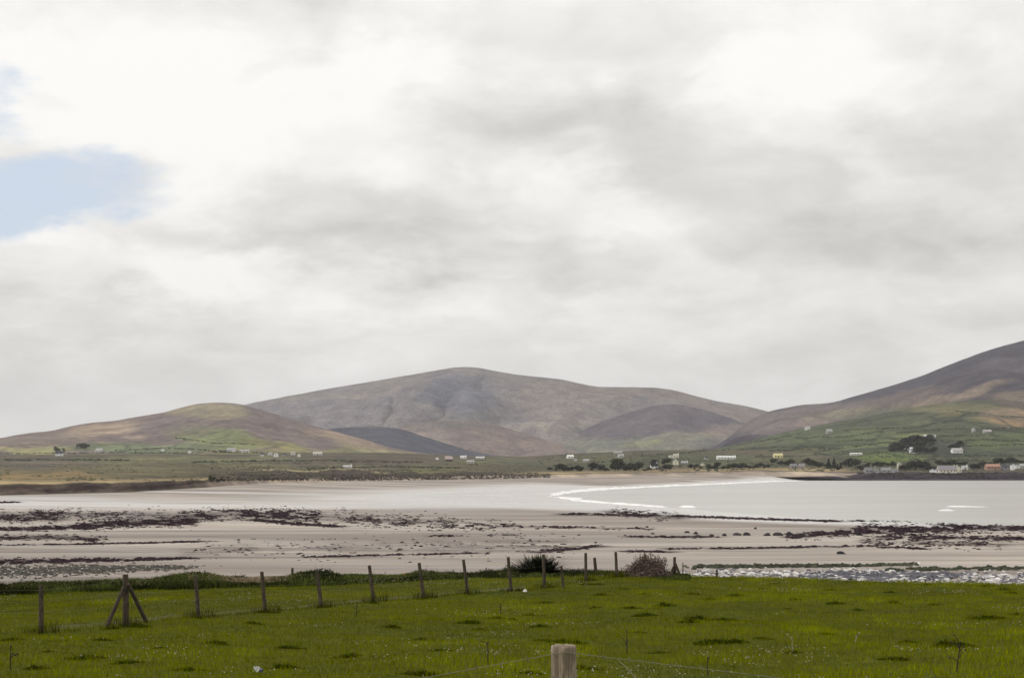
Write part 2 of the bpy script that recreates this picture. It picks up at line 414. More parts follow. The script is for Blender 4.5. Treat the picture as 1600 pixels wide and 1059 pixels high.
# marram crest, eroded sand face, boulder shore
face = np.exp(-((rel - .5) / .36) ** 2)[..., None]; crest = sstep(.8, 1.0, rel) * (1 - sstep(1.0, 6.0, rel / np.maximum(1, 900 / Y)))
lw = (1 - sstep(300, 380, pxx)); rw = sstep(760, 860, pxx) * (1 - sstep(1300, 1350, pxx)); vil = sstep(.42, .58, (pxx - 1275 - 110 * (rel - .3)) / 90 + 1.5 * fbm(pxx / 60, rel * 2.2, 97, 3))
nz = fbm(X / 5, rel * 2.2, 95, 4, .65)[..., None]
cov = cov * (1 - face * lw[..., None]) + face * lw[..., None] * (np.array((.060, .044, .043)) + np.array((.50, .40, .35)) * np.clip(nz + .30 - .42 * rel[..., None], 0, .5))
k = (crest * np.maximum(lw, rw * .85))[..., None] * (.65 + .7 * np.clip(fbm(X / 40, Y / 40, 96, 3)[..., None] + .2, 0, .5))
cov = cov * (1 - k) + k * np.array((.46, .36, .21))
fs = (1 - sstep(.55, .85, rel)) * (1 - lw) * (1 - vil); fs = fs[..., None]
cov = cov * (1 - fs) + fs * np.array((.42, .35, .29))
k = ((1 - sstep(.7, 1.3, rel)) * vil)[..., None]
cov = cov * (1 - k) + k * (np.array((.052, .043, .055)) + .05 * nz)
fm = sstep(2, 6, rel) * .45 * (1 - sstep(380, 450, pxx) * (1 - sstep(800, 900, pxx)))
me = mesh_np('far_land', far.verts(), grid_faces(*Y.shape), M_land, {'cover': ('c', np.clip(cov, .01, .9).reshape(-1, 3)), 'farmed': ('f', fm)})
link('far_land', me, kind='structure')

# ------------------------------------------------------------------ bay: waterline, beach, sea
def onz(px, py, z=0.):
    a, b = ray(px, py); Yv = (z - CAMZ) / b
    return float(a * Yv), float(Yv)


WL = [(330, 90), (220, 130)] + [onz(*q) for q in [(1980, 838), (1760, 828), (1600, 822), (1500, 819), (1400, 815), (1300, 811), (1200, 805), (1120, 799), (1050, 793), (980, 788), (930, 784), (895, 780), (866, 775.5),
      (872, 770), (905, 766.5), (960, 763), (1030, 759.5), (1100, 757), (1160, 754), (1210, 752), (1260, 750.3), (1300, 749.9)]] + [(900, 1392), (2500, 1500)]
WL = np.array(WL)
POLY = np.concatenate([WL, [[2600, -300], [330, -300]]])


def sdist(X, Y):
    """distance to the waterline, negative in the water"""
    X = np.asarray(X, float); Yv = np.asarray(Y, float); d = np.full(X.shape, 1e9)
    for a, b in zip(WL[:-1], WL[1:]):
        e = b - a; t = np.clip(((X - a[0]) * e[0] + (Yv - a[1]) * e[1]) / (e @ e), 0, 1)
        d = np.minimum(d, np.hypot(X - a[0] - t * e[0], Yv - a[1] - t * e[1]))
    ins = np.zeros(X.shape, bool); n = len(POLY)
    for i in range(n):
        a, b = POLY[i], POLY[(i + 1) % n]
        if a[1] == b[1]: continue
        c = ((a[1] > Yv) != (b[1] > Yv)) & (X < (b[0] - a[0]) * (Yv - a[1]) / (b[1] - a[1]) + a[0])
        ins ^= c
    return np.where(ins, -d, d)


PXB = np.arange(-900, 2501, 4.0)
q = np.linspace(0, 1, 330)[:, None]
endY = np.interp(PXB, PXL, bY)[None] + 6; endZ = np.interp(PXB, PXL, zof(by, bY))[None] + .1
Y = 56 * (endY / 56) ** q
prof = smooth_ip(Y, [(0, 4.4), (56, 3.6), (70, 3.0), (80, 2.65), (90, 2.25), (100, 1.92), (110, 1.65), (120, 1.42), (140, 1.05), (170, .74), (200, .56), (250, .36), (300, .26), (400, .26), (2000, .3)], 6)
tail = sstep(.55, 1, (Y / endY)) ** 1.5
Z = prof * (1 - tail) + endZ * tail
X = (PXB - 800)[None] / F * Y
sdv = sdist(X, Y)
k = sstep(-2, 45, sdv)
Z = np.where(sdv > 0, Z * k + .02 * (1 - k), np.clip(sdv * .02, -1, 0))
Z = Z + np.where(sdv > 4, .05, 0) * fbm(X / 14, Y / 6, 101, 3)
beach = Sheet(PXB, Y, Z)
lft = sstep(60, 10, X) * sstep(330, 420, Y)
wet = 1 - sstep(6 + 18 * lft, 42 + 92 * lft, sdv + 34 * fbm(X / 60, Y / 40, 103, 3))


WEEDS = [  # count, line, thickness, clumping
    (900, [(-60, 806), (95, 808)], 9, .2), (1300, [(-60, 827), (60, 826), (135, 823)], 3.5, .1), (2100, [(130, 822), (190, 818), (260, 814), (300, 816)], 7, .25), (2600, [(280, 808), (360, 802), (440, 804), (500, 806)], 9, .35),
    (700, [(400, 812), (460, 818), (525, 822)], 2.2, 0), (700, [(520, 808), (600, 812), (700, 818)], 12, .5), (380, [(680, 818), (800, 822)], 9, .6), (500, [(60, 802), (130, 805), (260, 804)], 10, .4),
    (420, [(-40, 851), (120, 850), (230, 848)], 1.3, .1), (420, [(-40, 840), (100, 839), (160, 843)], 5, .3), (1400, [(-60, 877), (80, 876), (220, 874), (300, 872)], [5, 4, 2, 1], .1), (200, [(230, 848), (330, 845)], 1.2, .2),
    (330, [(480, 870), (600, 867), (740, 864)], 1.3, .2), (260, [(840, 862), (890, 858), (930, 853)], 2.5, .2), (150, [(680, 837), (800, 836)], 1.5, .5), (700, [(885, 803), (960, 804), (1060, 806)], 1.8, .1), (380, [(950, 799), (1060, 808)], 7, .4),
    (1300, [(1055, 806), (1200, 811), (1310, 814)], 1.6, 0), (900, [(1235, 839), (1290, 834), (1350, 830)], 5, .3), (3200, [(1340, 829), (1420, 828), (1520, 824), (1660, 824)], 8, .12), (1000, [(1380, 839), (1480, 840), (1660, 842)], 4, .15),
    (420, [(1050, 857), (1190, 856), (1260, 854), (1380, 852)], 1.6, .2), (180, [(1380, 855), (1440, 857)], 1.6, .1), (130, [(985, 861), (1040, 862)], 1.5, 0), (240, [(800, 822), (900, 824), (1020, 826)], 2.5, .45), (300, [(980, 838), (1110, 839)], 1.4, .2),
    (260, [(1330, 813), (1480, 815)], 2.0, .3), (160, [(0, 785), (24, 784)], 1., 0), (300, [(1350, 845), (1560, 850)], 9, .5), (250, [(300, 860), (900, 850)], 20, .6)]

yb_ = beach.app(); xb_ = np.broadcast_to(PXB[None], yb_.shape); stain = np.zeros(yb_.shape)
st_n = .95 + 2.6 * fbm(X / 2.6, Y / 6., 107, 4, .65) + 1.6 * fbm(X / 14, Y / 30., 108, 3)
for (n_, pts, w_, cl_) in WEEDS:
    p_ = np.array(pts, float)
    yc = np.interp(xb_, p_[:, 0], p_[:, 1]); ww = np.interp(xb_, p_[:, 0], np.broadcast_to(w_, len(p_)).astype(float))
    dx_ = np.maximum(p_[0, 0] - xb_, 0) + np.maximum(xb_ - p_[-1, 0], 0)
    stain = np.maximum(stain, np.exp(-((yb_ - yc) / (ww * .58 + .45)) ** 2 - (dx_ / 22) ** 2) * np.clip(1.15 - 1.3 * cl_, .2, 1) * np.clip(st_n, 0, 1.15))
stain = np.clip(stain, 0, 1)

wet_sheen = sstep(40, -30, X) * np.exp(-((Y - 405) / 62) ** 2) * np.clip(.75 + 1.6 * fbm(X / 90, Y / 16, 109, 4), 0, 1)
wet_sheen2 = np.exp(-((Y - 560) / 30) ** 2) * sstep(20, -60, X) * np.clip(.3 + 2.2 * fbm(X / 120, Y / 30, 111, 3), 0, 1)
wet = np.clip(np.maximum(wet, np.maximum(wet_sheen * .75, wet_sheen2 * .6)), 0, 1)


def m_sand(t, bs):
    co = obco(t); w = attr(t, 'wet', False)
    st = t.noise(t.scaled(co, (.25, 1, 1)), .12, 6, .6, .4)
    st2 = t.noise(t.vm('ADD', t.scaled(co, (.12, 1, 1)), (40, 3, 0)), .30, 5, .6, .3)
    damp = t.rng(t.m('ADD', st, t.m('MULTIPLY', w, .25)), .46, .66)
    wide_ = t.noise(t.vm('ADD', t.scaled(co, (.3, 1, 1)), (11, 7, 0)), .022, 5, .62, .5)
    c = t.mix(t.rng(st2, .3, .7), (.355, .305, .265), (.55, .49, .43))
    c = t.mix(t.m('MULTIPLY', t.rng(wide_, .41, .57), .8), c, (.205, .17, .15))
    c = t.mix(t.m('MULTIPLY', damp, .55), c, (.27, .245, .225))
    gr = t.rng(t.noise(t.scaled(co, (.09, 1, 1)), .14, 7, .72), .545, .62)
    c = t.mix(t.m('MULTIPLY', gr, .75), c, (.16, .13, .11))
    c = t.mix(t.m('MULTIPLY', t.rng(t.noise(co, 1.1, 5, .7), .60, .70), .35), c, (.15, .12, .11))
    c = t.mix(w, c, (.60, .57, .54))  # pale sheen of reflected sky painted into the wet sand's colour
    c = t.mix(t.m('MULTIPLY', t.rng(t.m('ADD', attr(t, 'wrack', False), t.m('MULTIPLY', t.m('SUBTRACT', t.noise(t.scaled(co, (.5, 1, 1)), .55, 6, .75), .5), t.m('MULTIPLY', t.m('MINIMUM', attr(t, 'wrack', False), .3), 6.))), .12, .75), .9), c, (.06, .043, .043))
    t.put(bs.inputs['Base Color'], c)
    t.put(bs.inputs['Roughness'], t.m('SUBTRACT', t.m('SUBTRACT', .85, t.m('MULTIPLY', damp, .35)), t.m('MULTIPLY', w, .30)))
    wr = t.m('SUBTRACT', 1., attr(t, 'wrack', False))
    t.put(bs.inputs['Specular IOR Level'], t.m('MULTIPLY', wr, t.m('ADD', .10, t.m('MULTIPLY', w, .45))))
    b = t.n('ShaderNodeBump'); b.inputs['Strength'].default_value = .35; b.inputs['Distance'].default_value = .08
    t.put(b.inputs['Height'], t.noise(t.scaled(co, (.5, 1, 1)), 1.2, 5, .6)); t.put(bs.inputs['Normal'], b.outputs[0])


M_sand = new_mat('sand', m_sand)
me = mesh_np('beach', beach.verts(), grid_faces(*Y.shape), M_sand, {'wet': ('f', wet), 'wrack': ('f', stain)})
link('beach', me, kind='structure')


def m_sea(t, bs):
    co = obco(t)
    t.put(bs.inputs['Base Color'], t.mix(t.rng(t.noise(t.scaled(co, (.3, 1, 1)), .02, 4, .55), .35, .7), (.42, .41, .375), (.50, .485, .445)))
    bs.inputs['Roughness'].default_value = .22; bs.inputs['IOR'].default_value = 1.33; bs.inputs['Specular IOR Level'].default_value = .5
    b = t.n('ShaderNodeBump'); b.inputs['Strength'].default_value = .35; b.inputs['Distance'].default_value = .25
    t.put(b.inputs['Height'], t.m('ADD', t.noise(t.scaled(co, (.45, 1, 1)), .35, 4, .6), t.m('MULTIPLY', t.noise(t.scaled(co, (.2, 1, 1)), .05, 3, .5), 2.)))
    t.put(bs.inputs['Normal'], b.outputs[0])


M_sea = new_mat('sea_water', m_sea)
g = np.linspace(-9400, 9400, 41); gx, gy = np.meshgrid(g, g)
me = mesh_np('sea', np.stack([gx.ravel(), gy.ravel(), np.zeros(gx.size)], -1), grid_faces(41, 41), M_sea)
link('sea', me, kind='structure')

# surf: low breaking crests along the waterline and out in the bay
M_foam = new_mat('foam', lambda t, bs: (t.put(bs.inputs['Base Color'], t.mix(t.rng(t.noise(obco(t), .12, 6, .75), .36, .52), (.60, .59, .56), (.90, .90, .89))), bs.inputs['Roughness'].__setattr__('default_value', .8)))


def crest_line(name, pts, hgt, wid, label, seed, off=0.):
    p = np.array(pts, float); L = np.r_[0, np.cumsum(np.hypot(*np.diff(p, axis=0).T))]
    n = max(12, int(L[-1] / 2.2)); s = np.linspace(0, L[-1], n)
    c = np.stack([np.interp(s, L, p[:, 0]), np.interp(s, L, p[:, 1])], -1)
    for _ in range(3): c[1:-1] = (c[:-2] + c[1:-1] * 2 + c[2:]) / 4
    tg = np.gradient(c, axis=0); tg /= np.linalg.norm(tg, axis=1)[:, None]; nm = np.stack([-tg[:, 1], tg[:, 0]], -1)
    c = c + nm * (off + 6 * fbm(s / 30, s * 0, seed + 4)[:, None])
    en = np.clip(np.minimum(s, L[-1] - s) / (L[-1] * .12 + 1), 0, 1)
    H = hgt * (np.interp(s, L, np.broadcast_to(1., L.shape))) * (.55 + 1.3 * np.clip(fbm(s / 14, s * 0, seed, 3) + .35, 0, 1)) * en
    Wd = wid * (.5 + 1.2 * np.clip(fbm(s / 22, s * 0 + 4, seed + 2, 3) + .4, 0, 1)) * (en * .9 + .1)
    prof = [(-1., .012), (-.35, .05), (-.08, .8), (.05, 1.), (.16, .75), (.3, .06), (.7, .02), (1., .012)]
    V = []
    for (u, h) in prof:
        V.append(np.concatenate([c + nm * (u * Wd)[:, None], (np.maximum(h * H, .012 + .0 * s) + .004)[:, None]], 1))
    V = np.concatenate(V); me = mesh_np(name, V, grid_faces(len(prof), n), M_foam)
    return link(name, me, kind='stuff', label=label)


i0 = 2
up = [tuple(WL[i]) for i in range(i0 + 12, i0 + 21)]; lo = [tuple(WL[i]) for i in range(i0 + 8, i0 + 13)]
crest_line('surf', up, .6, 7, 'white line of surf breaking along the far side of the bay', 5)
crest_line('surf', lo, .34, 5, 'white surf curling round the near tip of the bay', 6)
crest_line('surf', [onz(1462, 797.5), onz(1491, 797.3)], .34, 1.6, 'short white breaker out on the bay', 7)
crest_line('surf', [onz(1478, 791), onz(1515, 791.6), onz(1548, 792)], .22, 1.4, 'long thin white breaker behind the short one', 8)
crest_line('surf', [onz(1055, 792), onz(1085, 792.6)], .3, 2.0, 'small white ripple near the tip of the bay', 9)
crest_line('surf', [onz(760, 770), onz(800, 766), onz(860, 763.5), onz(960, 760.5)], .10, 16, 'thin film of foam on the wet sand', 10)

# ------------------------------------------------------------------ stones, wrack, rocks on the beach
def ico():
    p = (1 + 5 ** .5) / 2
    v = np.array([(-1, p, 0), (1, p, 0), (-1, -p, 0), (1, -p, 0), (0, -1, p), (0, 1, p), (0, -1, -p), (0, 1, -p), (p, 0, -1), (p, 0, 1), (-p, 0, -1), (-p, 0, 1)]) / math.sqrt(1 + p * p)
    f = np.array([(0, 11, 5), (0, 5, 1), (0, 1, 7), (0, 7, 10), (0, 10, 11), (1, 5, 9), (5, 11, 4), (11, 10, 2), (10, 7, 6), (7, 1, 8), (3, 9, 4), (3, 4, 2), (3, 2, 6), (3, 6, 8), (3, 8, 9), (4, 9, 5), (2, 4, 11), (6, 2, 10), (8, 6, 7), (9, 8, 1)])
    return v, f


IV, IF = ico()


def blobs(name, P0, R, C, mat, jit=.25, smooth=False, **kw):
    n = len(P0); v = IV[None] * (1 + jit * RNG.uniform(-1, 1, (n, 12, 1))); v = v * R[:, None, :]
    a = RNG.uniform(0, 6.28, n); ca, sa = np.cos(a)[:, None], np.sin(a)[:, None]
    x = v[..., 0] * ca - v[..., 1] * sa; y = v[..., 0] * sa + v[..., 1] * ca
    V = np.stack([x, y, v[..., 2]], -1) + P0[:, None, :]
    Fc = IF[None] + (np.arange(n) * 12)[:, None, None]
    me = mesh_np(name, V.reshape(-1, 3), Fc.reshape(-1, 3), mat, {'cover': ('c', np.repeat(np.asarray(C)[:, None], 12, 1).reshape(-1, 3))}, smooth)
    return link(name, me, **kw)


def band(n, pts, wid, jx=6, clump=.0, seed=0):
    """n points on the beach strewn along a line seen at pixels pts, wid pixels thick"""
    p = np.array(pts, float); out = []
    tot = 0
    while len(out) < n and tot < n * 3:
        tot += 1
        s = RNG.uniform(0, 1) * (len(p) - 1); i = min(int(s), len(p) - 2); f = s - i
        w = wid if np.isscalar(wid) else wid[i] * (1 - f) + wid[i + 1] * f
        x = p[i, 0] * (1 - f) + p[i + 1, 0] * f + RNG.normal(0, jx); y = p[i, 1] * (1 - f) + p[i + 1, 1] * f + RNG.normal(0, w / 2)
        if clump and RNG.random() > .55 - clump * .5 + 3.2 * fbm(x / 12., y / 2.4, seed + 200, 4): continue
        h = beach.hit(x, y)
        if h is not None and h[1] > 62: out.append(h)
    return np.array(out)


PP, RR, CC = [], [], []
for i, (n, pts, w, cl_) in enumerate(WEEDS):
    p = band(int(n * 1.45), pts, w, clump=cl_, seed=i)
    d = p[:, 1:2] / 200
    r = RNG.uniform(.05, .13, (len(p), 1)) * np.exp(RNG.uniform(0, 1.1, (len(p), 1))) * (.55 + .45 * d) * np.array([[1.3, 1., .42]]) * RNG.uniform(.6, 1.4, (len(p), 3))
    PP.append(p); RR.append(r); CC.append(np.array((.030, .020, .024)) * RNG.uniform(.5, 1.9, (len(p), 1)) + RNG.uniform(-.002, .002, (len(p), 3)))
blobs('seaweed', np.concatenate(PP), np.concatenate(RR), np.clip(np.concatenate(CC), .004, 1), M_weed, .35, kind='stuff', label='dark purple seaweed stranded in bands across the sand')

PP, CC, RR = [], [], []
p = band(3900, [(1080, 902), (1250, 902), (1400, 901), (1640, 906)], 11, 20, .45, 4); PP.append(p); CC.append(np.where(RNG.random((len(p), 1)) < .60, RNG.uniform(.35, .72, (len(p), 1)) * np.array([[1, .965, .93]]), RNG.uniform(.06, .2, (len(p), 1)) * np.array([[1, .97, 1.1]]))); RR.append(RNG.uniform(.06, .20, (len(p), 1)) * RNG.uniform(.6, 1.6, (len(p), 1)))
p = band(1700, [(1270, 899), (1380, 901), (1500, 900)], 6, 20, .3, 3); PP.append(p); CC.append(RNG.uniform(.05, .16, (len(p), 1)) * np.array([[1, .97, 1.12]])); RR.append(RNG.uniform(.1, .3, (len(p), 1)))
p = band(3600, [(-60, 893), (60, 892), (160, 889), (280, 886)], [10, 9, 6, 3], 20); PP.append(p); CC.append(np.where(RNG.random((len(p), 1)) < .08, RNG.uniform(.25, .55, (len(p), 1)) * np.array([[1, .97, .93]]), RNG.uniform(.03, .11, (len(p), 1)) * np.array([[1, .90, .74]]))); RR.append(RNG.uniform(.05, .17, (len(p), 1)))
p = np.concatenate(PP); r = np.concatenate(RR) * np.array([[1.25, 1, .7]]) * RNG.uniform(.7, 1.3, (len(p), 3))
blobs('shingle', p, r, np.concatenate(CC), M_stone, .22, kind='stuff', label='bank of pale and dark cobbles at the top of the beach')
p = band(700, [(1085, 886), (1200, 885), (1340, 884)], 1.8, 6); p2 = band(380, [(1380, 891), (1480, 889), (1620, 888)], 2, 6, .2, 9); p3 = band(120, [(1340, 884), (1430, 882)], 1.5, 6)
p = np.concatenate([p, p2, p3])
blobs('beach_grass', p, RNG.uniform(.12, .3, (len(p), 1)) * np.array([[1.2, 1, .8]]), np.array((.055, .060, .042)) * RNG.uniform(.6, 1.5, (len(p), 1)), M_scrub, .4, kind='stuff', label='thin green line of weed along the shingle')


def rock_mesh(name, r, seed, mat, cover, sub=2):
    import bmesh
    bm = bmesh.new(); bmesh.ops.create_icosphere(bm, subdivisions=sub, radius=1)
    rr = random.Random(seed); cut = [(Vector((rr.uniform(-1, 1), rr.uniform(-1, 1), rr.uniform(-.6, 1))).normalized(), rr.uniform(.62, .85)) for _ in range(9)]
    for v in bm.verts:
        for nn, d in cut:
            e = v.co.dot(nn) - d
            if e > 0: v.co -= nn * e
        v.co *= 1 + rr.uniform(-.04, .04)
        v.co = Vector((v.co.x * r[0], v.co.y * r[1], max(v.co.z, -.35) * r[2]))
    me = bpy.data.meshes.new(name); bm.to_mesh(me); bm.free()
    a = me.attributes.new('cover', 'FLOAT_COLOR', 'POINT'); n = len(me.vertices)
    a.data.foreach_set('color', np.tile(np.array(cover + (1,), np.float32), n)); me.materials.append(mat)
    return me


h = beach.hit(1314.5, 865)
link('boulder', rock_mesh('boulder', (.66, .42, .33), 3, M_stone, (.016, .014, .018)), label='black block-like boulder lying alone on the pale sand', cat='boulder', loc=h)
h = beach.hit(1343, 836)
link('boulder', rock_mesh('boulder', (.5, .45, .7), 5, M_stone, (.02, .016, .02)), label='dark upright boulder standing among the seaweed right of the row of rocks', cat='boulder', loc=h)
ORD = 'first second third fourth fifth sixth seventh eighth ninth tenth eleventh twelfth thirteenth'.split()
RK = [rock_mesh('shore_rock', (.62, .45, .42), 11, M_stone, (.035, .03, .034)), rock_mesh('shore_rock', (.45, .4, .5), 12, M_stone, (.03, .026, .03)), rock_mesh('shore_rock', (.75, .5, .36), 13, M_stone, (.04, .034, .036))]
for i, (x, y, s) in enumerate([(1073, 832, .8), (1087, 834, 1), (1091, 839, 1.1), (1112, 838, 1.1), (1131, 837, 1), (1152, 836, 1.25), (1168, 836, 1.35), (1180, 826, .8), (1199, 836.5, 1.3), (1216, 836.5, 1.4), (1234, 836, 1.5), (1251, 836, 1.1), (828, 844, .6), (931, 848, .5), (1020, 834, .7), (904, 836, .5)]):
    h = beach.hit(x, y)
    o = link('shore_rock', RK[i % 3], loc=h, rz=i * 1.7, cat='rock', group='dark rocks strung along the beach',
             label='%s dark rock from the left in the row of stones below the seaweed band' % ORD[i] if i < 12 else ['small dark rock alone on the open sand above the flax bush', 'small dark rock alone on the sand above the two tall posts', 'small dark rock on the sand just left of the row of stones', 'dark speck of rock at the right end of the weed line behind the flax bush'][i - 12])
    o.scale = (s, s, s)

# ------------------------------------------------------------------ pasture
FP = [(-80, 8.9), (-5, 8.32), (2, 8.25), (6.5, 8.0), (12, 7.32), (18, 6.76), (24, 6.42), (29, 6.2), (34.5, 6.06), (42, 5.95), (50, 5.88), (56, 5.74), (90, 5.6)]


def edgeY(px): return ip(px, [(-1200, 55), (0, 55), (300, 56), (700, 57.5), (1000, 58), (1060, 57.5), (1200, 56), (1400, 54), (1600, 52), (2600, 46)])


def field_z(X, Y):
    X = np.asarray(X, float); Y = np.asarray(Y, float)
    z = smooth_ip(Y, FP, 2.2)
    px = X / np.maximum(Y, 5) * F + 800
    e = edgeY(px)
    k = sstep(20, 30, Y)
    z = z - k * .34 * sstep(480, 40, px) * sstep(41, 54, Y)
    z = z + (.20 * fbm(X / 5, Y / 5, 301, 3) + .09 * fbm(X / 1.3, Y / 1.3, 302, 3)) * (.3 + .7 * k)
    z = z - np.where(Y > e, .035 * (Y - e) ** 2 + .10 * (Y - e), 0)
    return np.maximum(z, 2.0)


def field_hit(px, py):
    a, b = ray(px, py); Yv = np.arange(3, 62, .02); g = CAMZ + b * Yv - field_z(a * Yv, Yv)
    k = np.argmax(g <= 0); y = Yv[k] if g[k] <= 0 else 55.
    return np.array([a * y, y, CAMZ + b * y])


xs = np.arange(-60, 60.1, .4); ys = np.concatenate([np.arange(-60, 20, 1.), np.arange(20, 74, .3)])
X, Y = np.meshgrid(xs, ys); Z = field_z(X, Y)


def m_field(t, bs):
    co = obco(t)
    c = t.mix(t.rng(t.noise(co, .35, 5, .6), .3, .7), (.066, .074, .003), (.10, .11, .005))
    c = t.mix(t.rng(t.noise(co, 3., 4, .65), .35, .7), c, (.050, .056, .003))
    t.put(bs.inputs['Base Color'], c)
    b = t.n('ShaderNodeBump'); b.inputs['Strength'].default_value = .8; b.inputs['Distance'].default_value = .06
    t.put(b.inputs['Height'], t.noise(co, 7., 5, .65)); t.put(bs.inputs['Normal'], b.outputs[0])
    bs.inputs['Specular IOR Level'].default_value = .05


M_field = new_mat('turf', m_field)
link('field', mesh_np('field', np.stack([X, Y, Z], -1).reshape(-1, 3), grid_faces(*X.shape), M_field), kind='structure')

# posts of the long fence: top and foot pixels
POSTS = [(64, 914, 65, 988), (196, 897, 197, 977), (305.5, 898, 311, 964), (409, 893, 415, 955), (495, 890, 503, 947), (577, 883, 585, 939), (655, 879, 663, 934), (724, 874, 732, 927), (794, 870, 799, 923), (849, 866, 851, 918)]
feet = [field_hit(p[2], p[3]) for p in POSTS]
for (px, Yp) in ((915.5, 54), (964, 56), (1009, 57), (1054, 57.3)):
    a, _ = ray(px, 890); feet.append(np.array([a * Yp, Yp, float(field_z(a * Yp, Yp))]))
FEET = np.array(feet)


def fence_d(X, Y):
    """signed distance beyond the fence line (positive on the sea side)"""
    fx = FEET[:, 0]; fy = FEET[:, 1]
    return Y - np.interp(X, fx, fy, left=np.nan, right=np.nan)


def blades(name, P0, H, Wd, C, lean=.5, seg=1, **kw):
    n = len(P0); a = RNG.uniform(0, 6.283, n); d = np.stack([np.cos(a), np.sin(a), 0 * a], -1)
    la = RNG.uniform(0, 6.283, n); lv = np.stack([np.cos(la), np.sin(la), 0 * la], -1) * (H * lean * RNG.uniform(.2, 1, n))[:, None]
    up = np.array([0, 0, 1.])
    if seg == 1:
        V = np.stack([P0 - d * Wd[:, None] / 2, P0 + d * Wd[:, None] / 2, P0 + lv + up * H[:, None]], 1); Fc = np.arange(n * 3).reshape(-1, 3); k = 3
    else:
        mid = P0 + lv * .3 + up * (H * .6)[:, None]
        V = np.stack([P0 - d * Wd[:, None] / 2, P0 + d * Wd[:, None] / 2, mid + d * Wd[:, None] * .4, mid - d * Wd[:, None] * .4, P0 + lv * 1.3 + up * (H * .92)[:, None]], 1)
        b = np.arange(n)[:, None] * 5
        Fc = np.concatenate([b + np.array([[0, 1, 2]]), b + np.array([[0, 2, 3]]), b + np.array([[3, 2, 4]])], 0); k = 5
    me = mesh_np(name, V.reshape(-1, 3), Fc, M_blade, {'cover': ('c', np.repeat(np.asarray(C)[:, None], k, 1).reshape(-1, 3))}, False)
    return me


n = 450000
yy = np.sqrt(RNG.uniform(17 ** 2, 60 ** 2, n)); xx = RNG.uniform(-1, 1, n) * (.40 * yy + 4.5)
ex = edgeY(xx / yy * F + 800); keep = yy < ex + 2; xx, yy, ex = xx[keep], yy[keep], ex[keep]; n = len(xx)
fdn = np.nan_to_num(fence_d(xx, yy), nan=9.)
zt = field_z(xx, yy)
big_n = fbm(xx / 3.2, yy / 3.2, 311, 4); sm = fbm(xx / .7, yy / .7, 312, 3)
H = (.05 + .05 * RNG.random(n)) * (1 + 1.2 * np.clip(big_n + sm * 1.1, -.4, .9)) * np.where(yy > ex - 1.2, 1.5, 1)
c = np.array((.124, .136, .001)) * (1 + 1.5 * big_n + 1.3 * sm)[:, None] * RNG.uniform(.7, 1.35, (n, 1))
c = c + np.array((.02, .022, .008)) * (sstep(34, 56, yy) * RNG.uniform(0, 1.2, n))[:, None]
c = np.where((RNG.random(n) < .016)[:, None], np.array((.18, .185, .06)) * RNG.uniform(.6, 1.3, (n, 1)), c)
dead = (np.exp(-((fdn - .75) / .5) ** 2) * RNG.uniform(.5, 1, n) > .33) & (xx / yy * F + 800 < 820)
c = np.where(dead[:, None], np.array((.25, .235, .14)) * RNG.uniform(.7, 1.3, (n, 1)), c)
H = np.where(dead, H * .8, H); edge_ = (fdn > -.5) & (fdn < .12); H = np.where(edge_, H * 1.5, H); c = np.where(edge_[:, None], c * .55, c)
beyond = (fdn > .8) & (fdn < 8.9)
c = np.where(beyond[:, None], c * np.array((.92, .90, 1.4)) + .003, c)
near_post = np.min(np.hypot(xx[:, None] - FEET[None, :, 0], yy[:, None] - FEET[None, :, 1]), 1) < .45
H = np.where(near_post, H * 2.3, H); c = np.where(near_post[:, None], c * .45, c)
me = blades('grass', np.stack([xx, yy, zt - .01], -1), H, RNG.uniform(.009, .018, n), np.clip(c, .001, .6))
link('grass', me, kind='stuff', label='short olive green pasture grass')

# daisies in drifts
n = 13000
yy = np.sqrt(RNG.uniform(23 ** 2, 56 ** 2, n)); xx = RNG.uniform(-1, 1, n) * (.39 * yy + 4)
keep = (fbm(xx / 2.4, yy / 1.6, 331, 3) + .5 * fbm(xx / 11, yy / 5, 335, 2) > .16) & (yy < edgeY(xx / yy * F + 800) - 1); xx, yy = xx[keep], yy[keep]; n = len(xx)
p = np.stack([xx, yy, field_z(xx, yy) + RNG.uniform(.07, .13, n)], -1)
rs = RNG.uniform(.008, .017, (n, 1)) * np.array([[1, 1, .7]])
blobs('daisies', p, rs, np.where(RNG.random((n, 1)) < .7, np.array((.50, .49, .40)), np.array((.40, .40, .26))) * RNG.uniform(.5, 1.0, (n, 1)), M_blade, .2, kind='stuff', label='white and yellow daisies dotted through the grass')

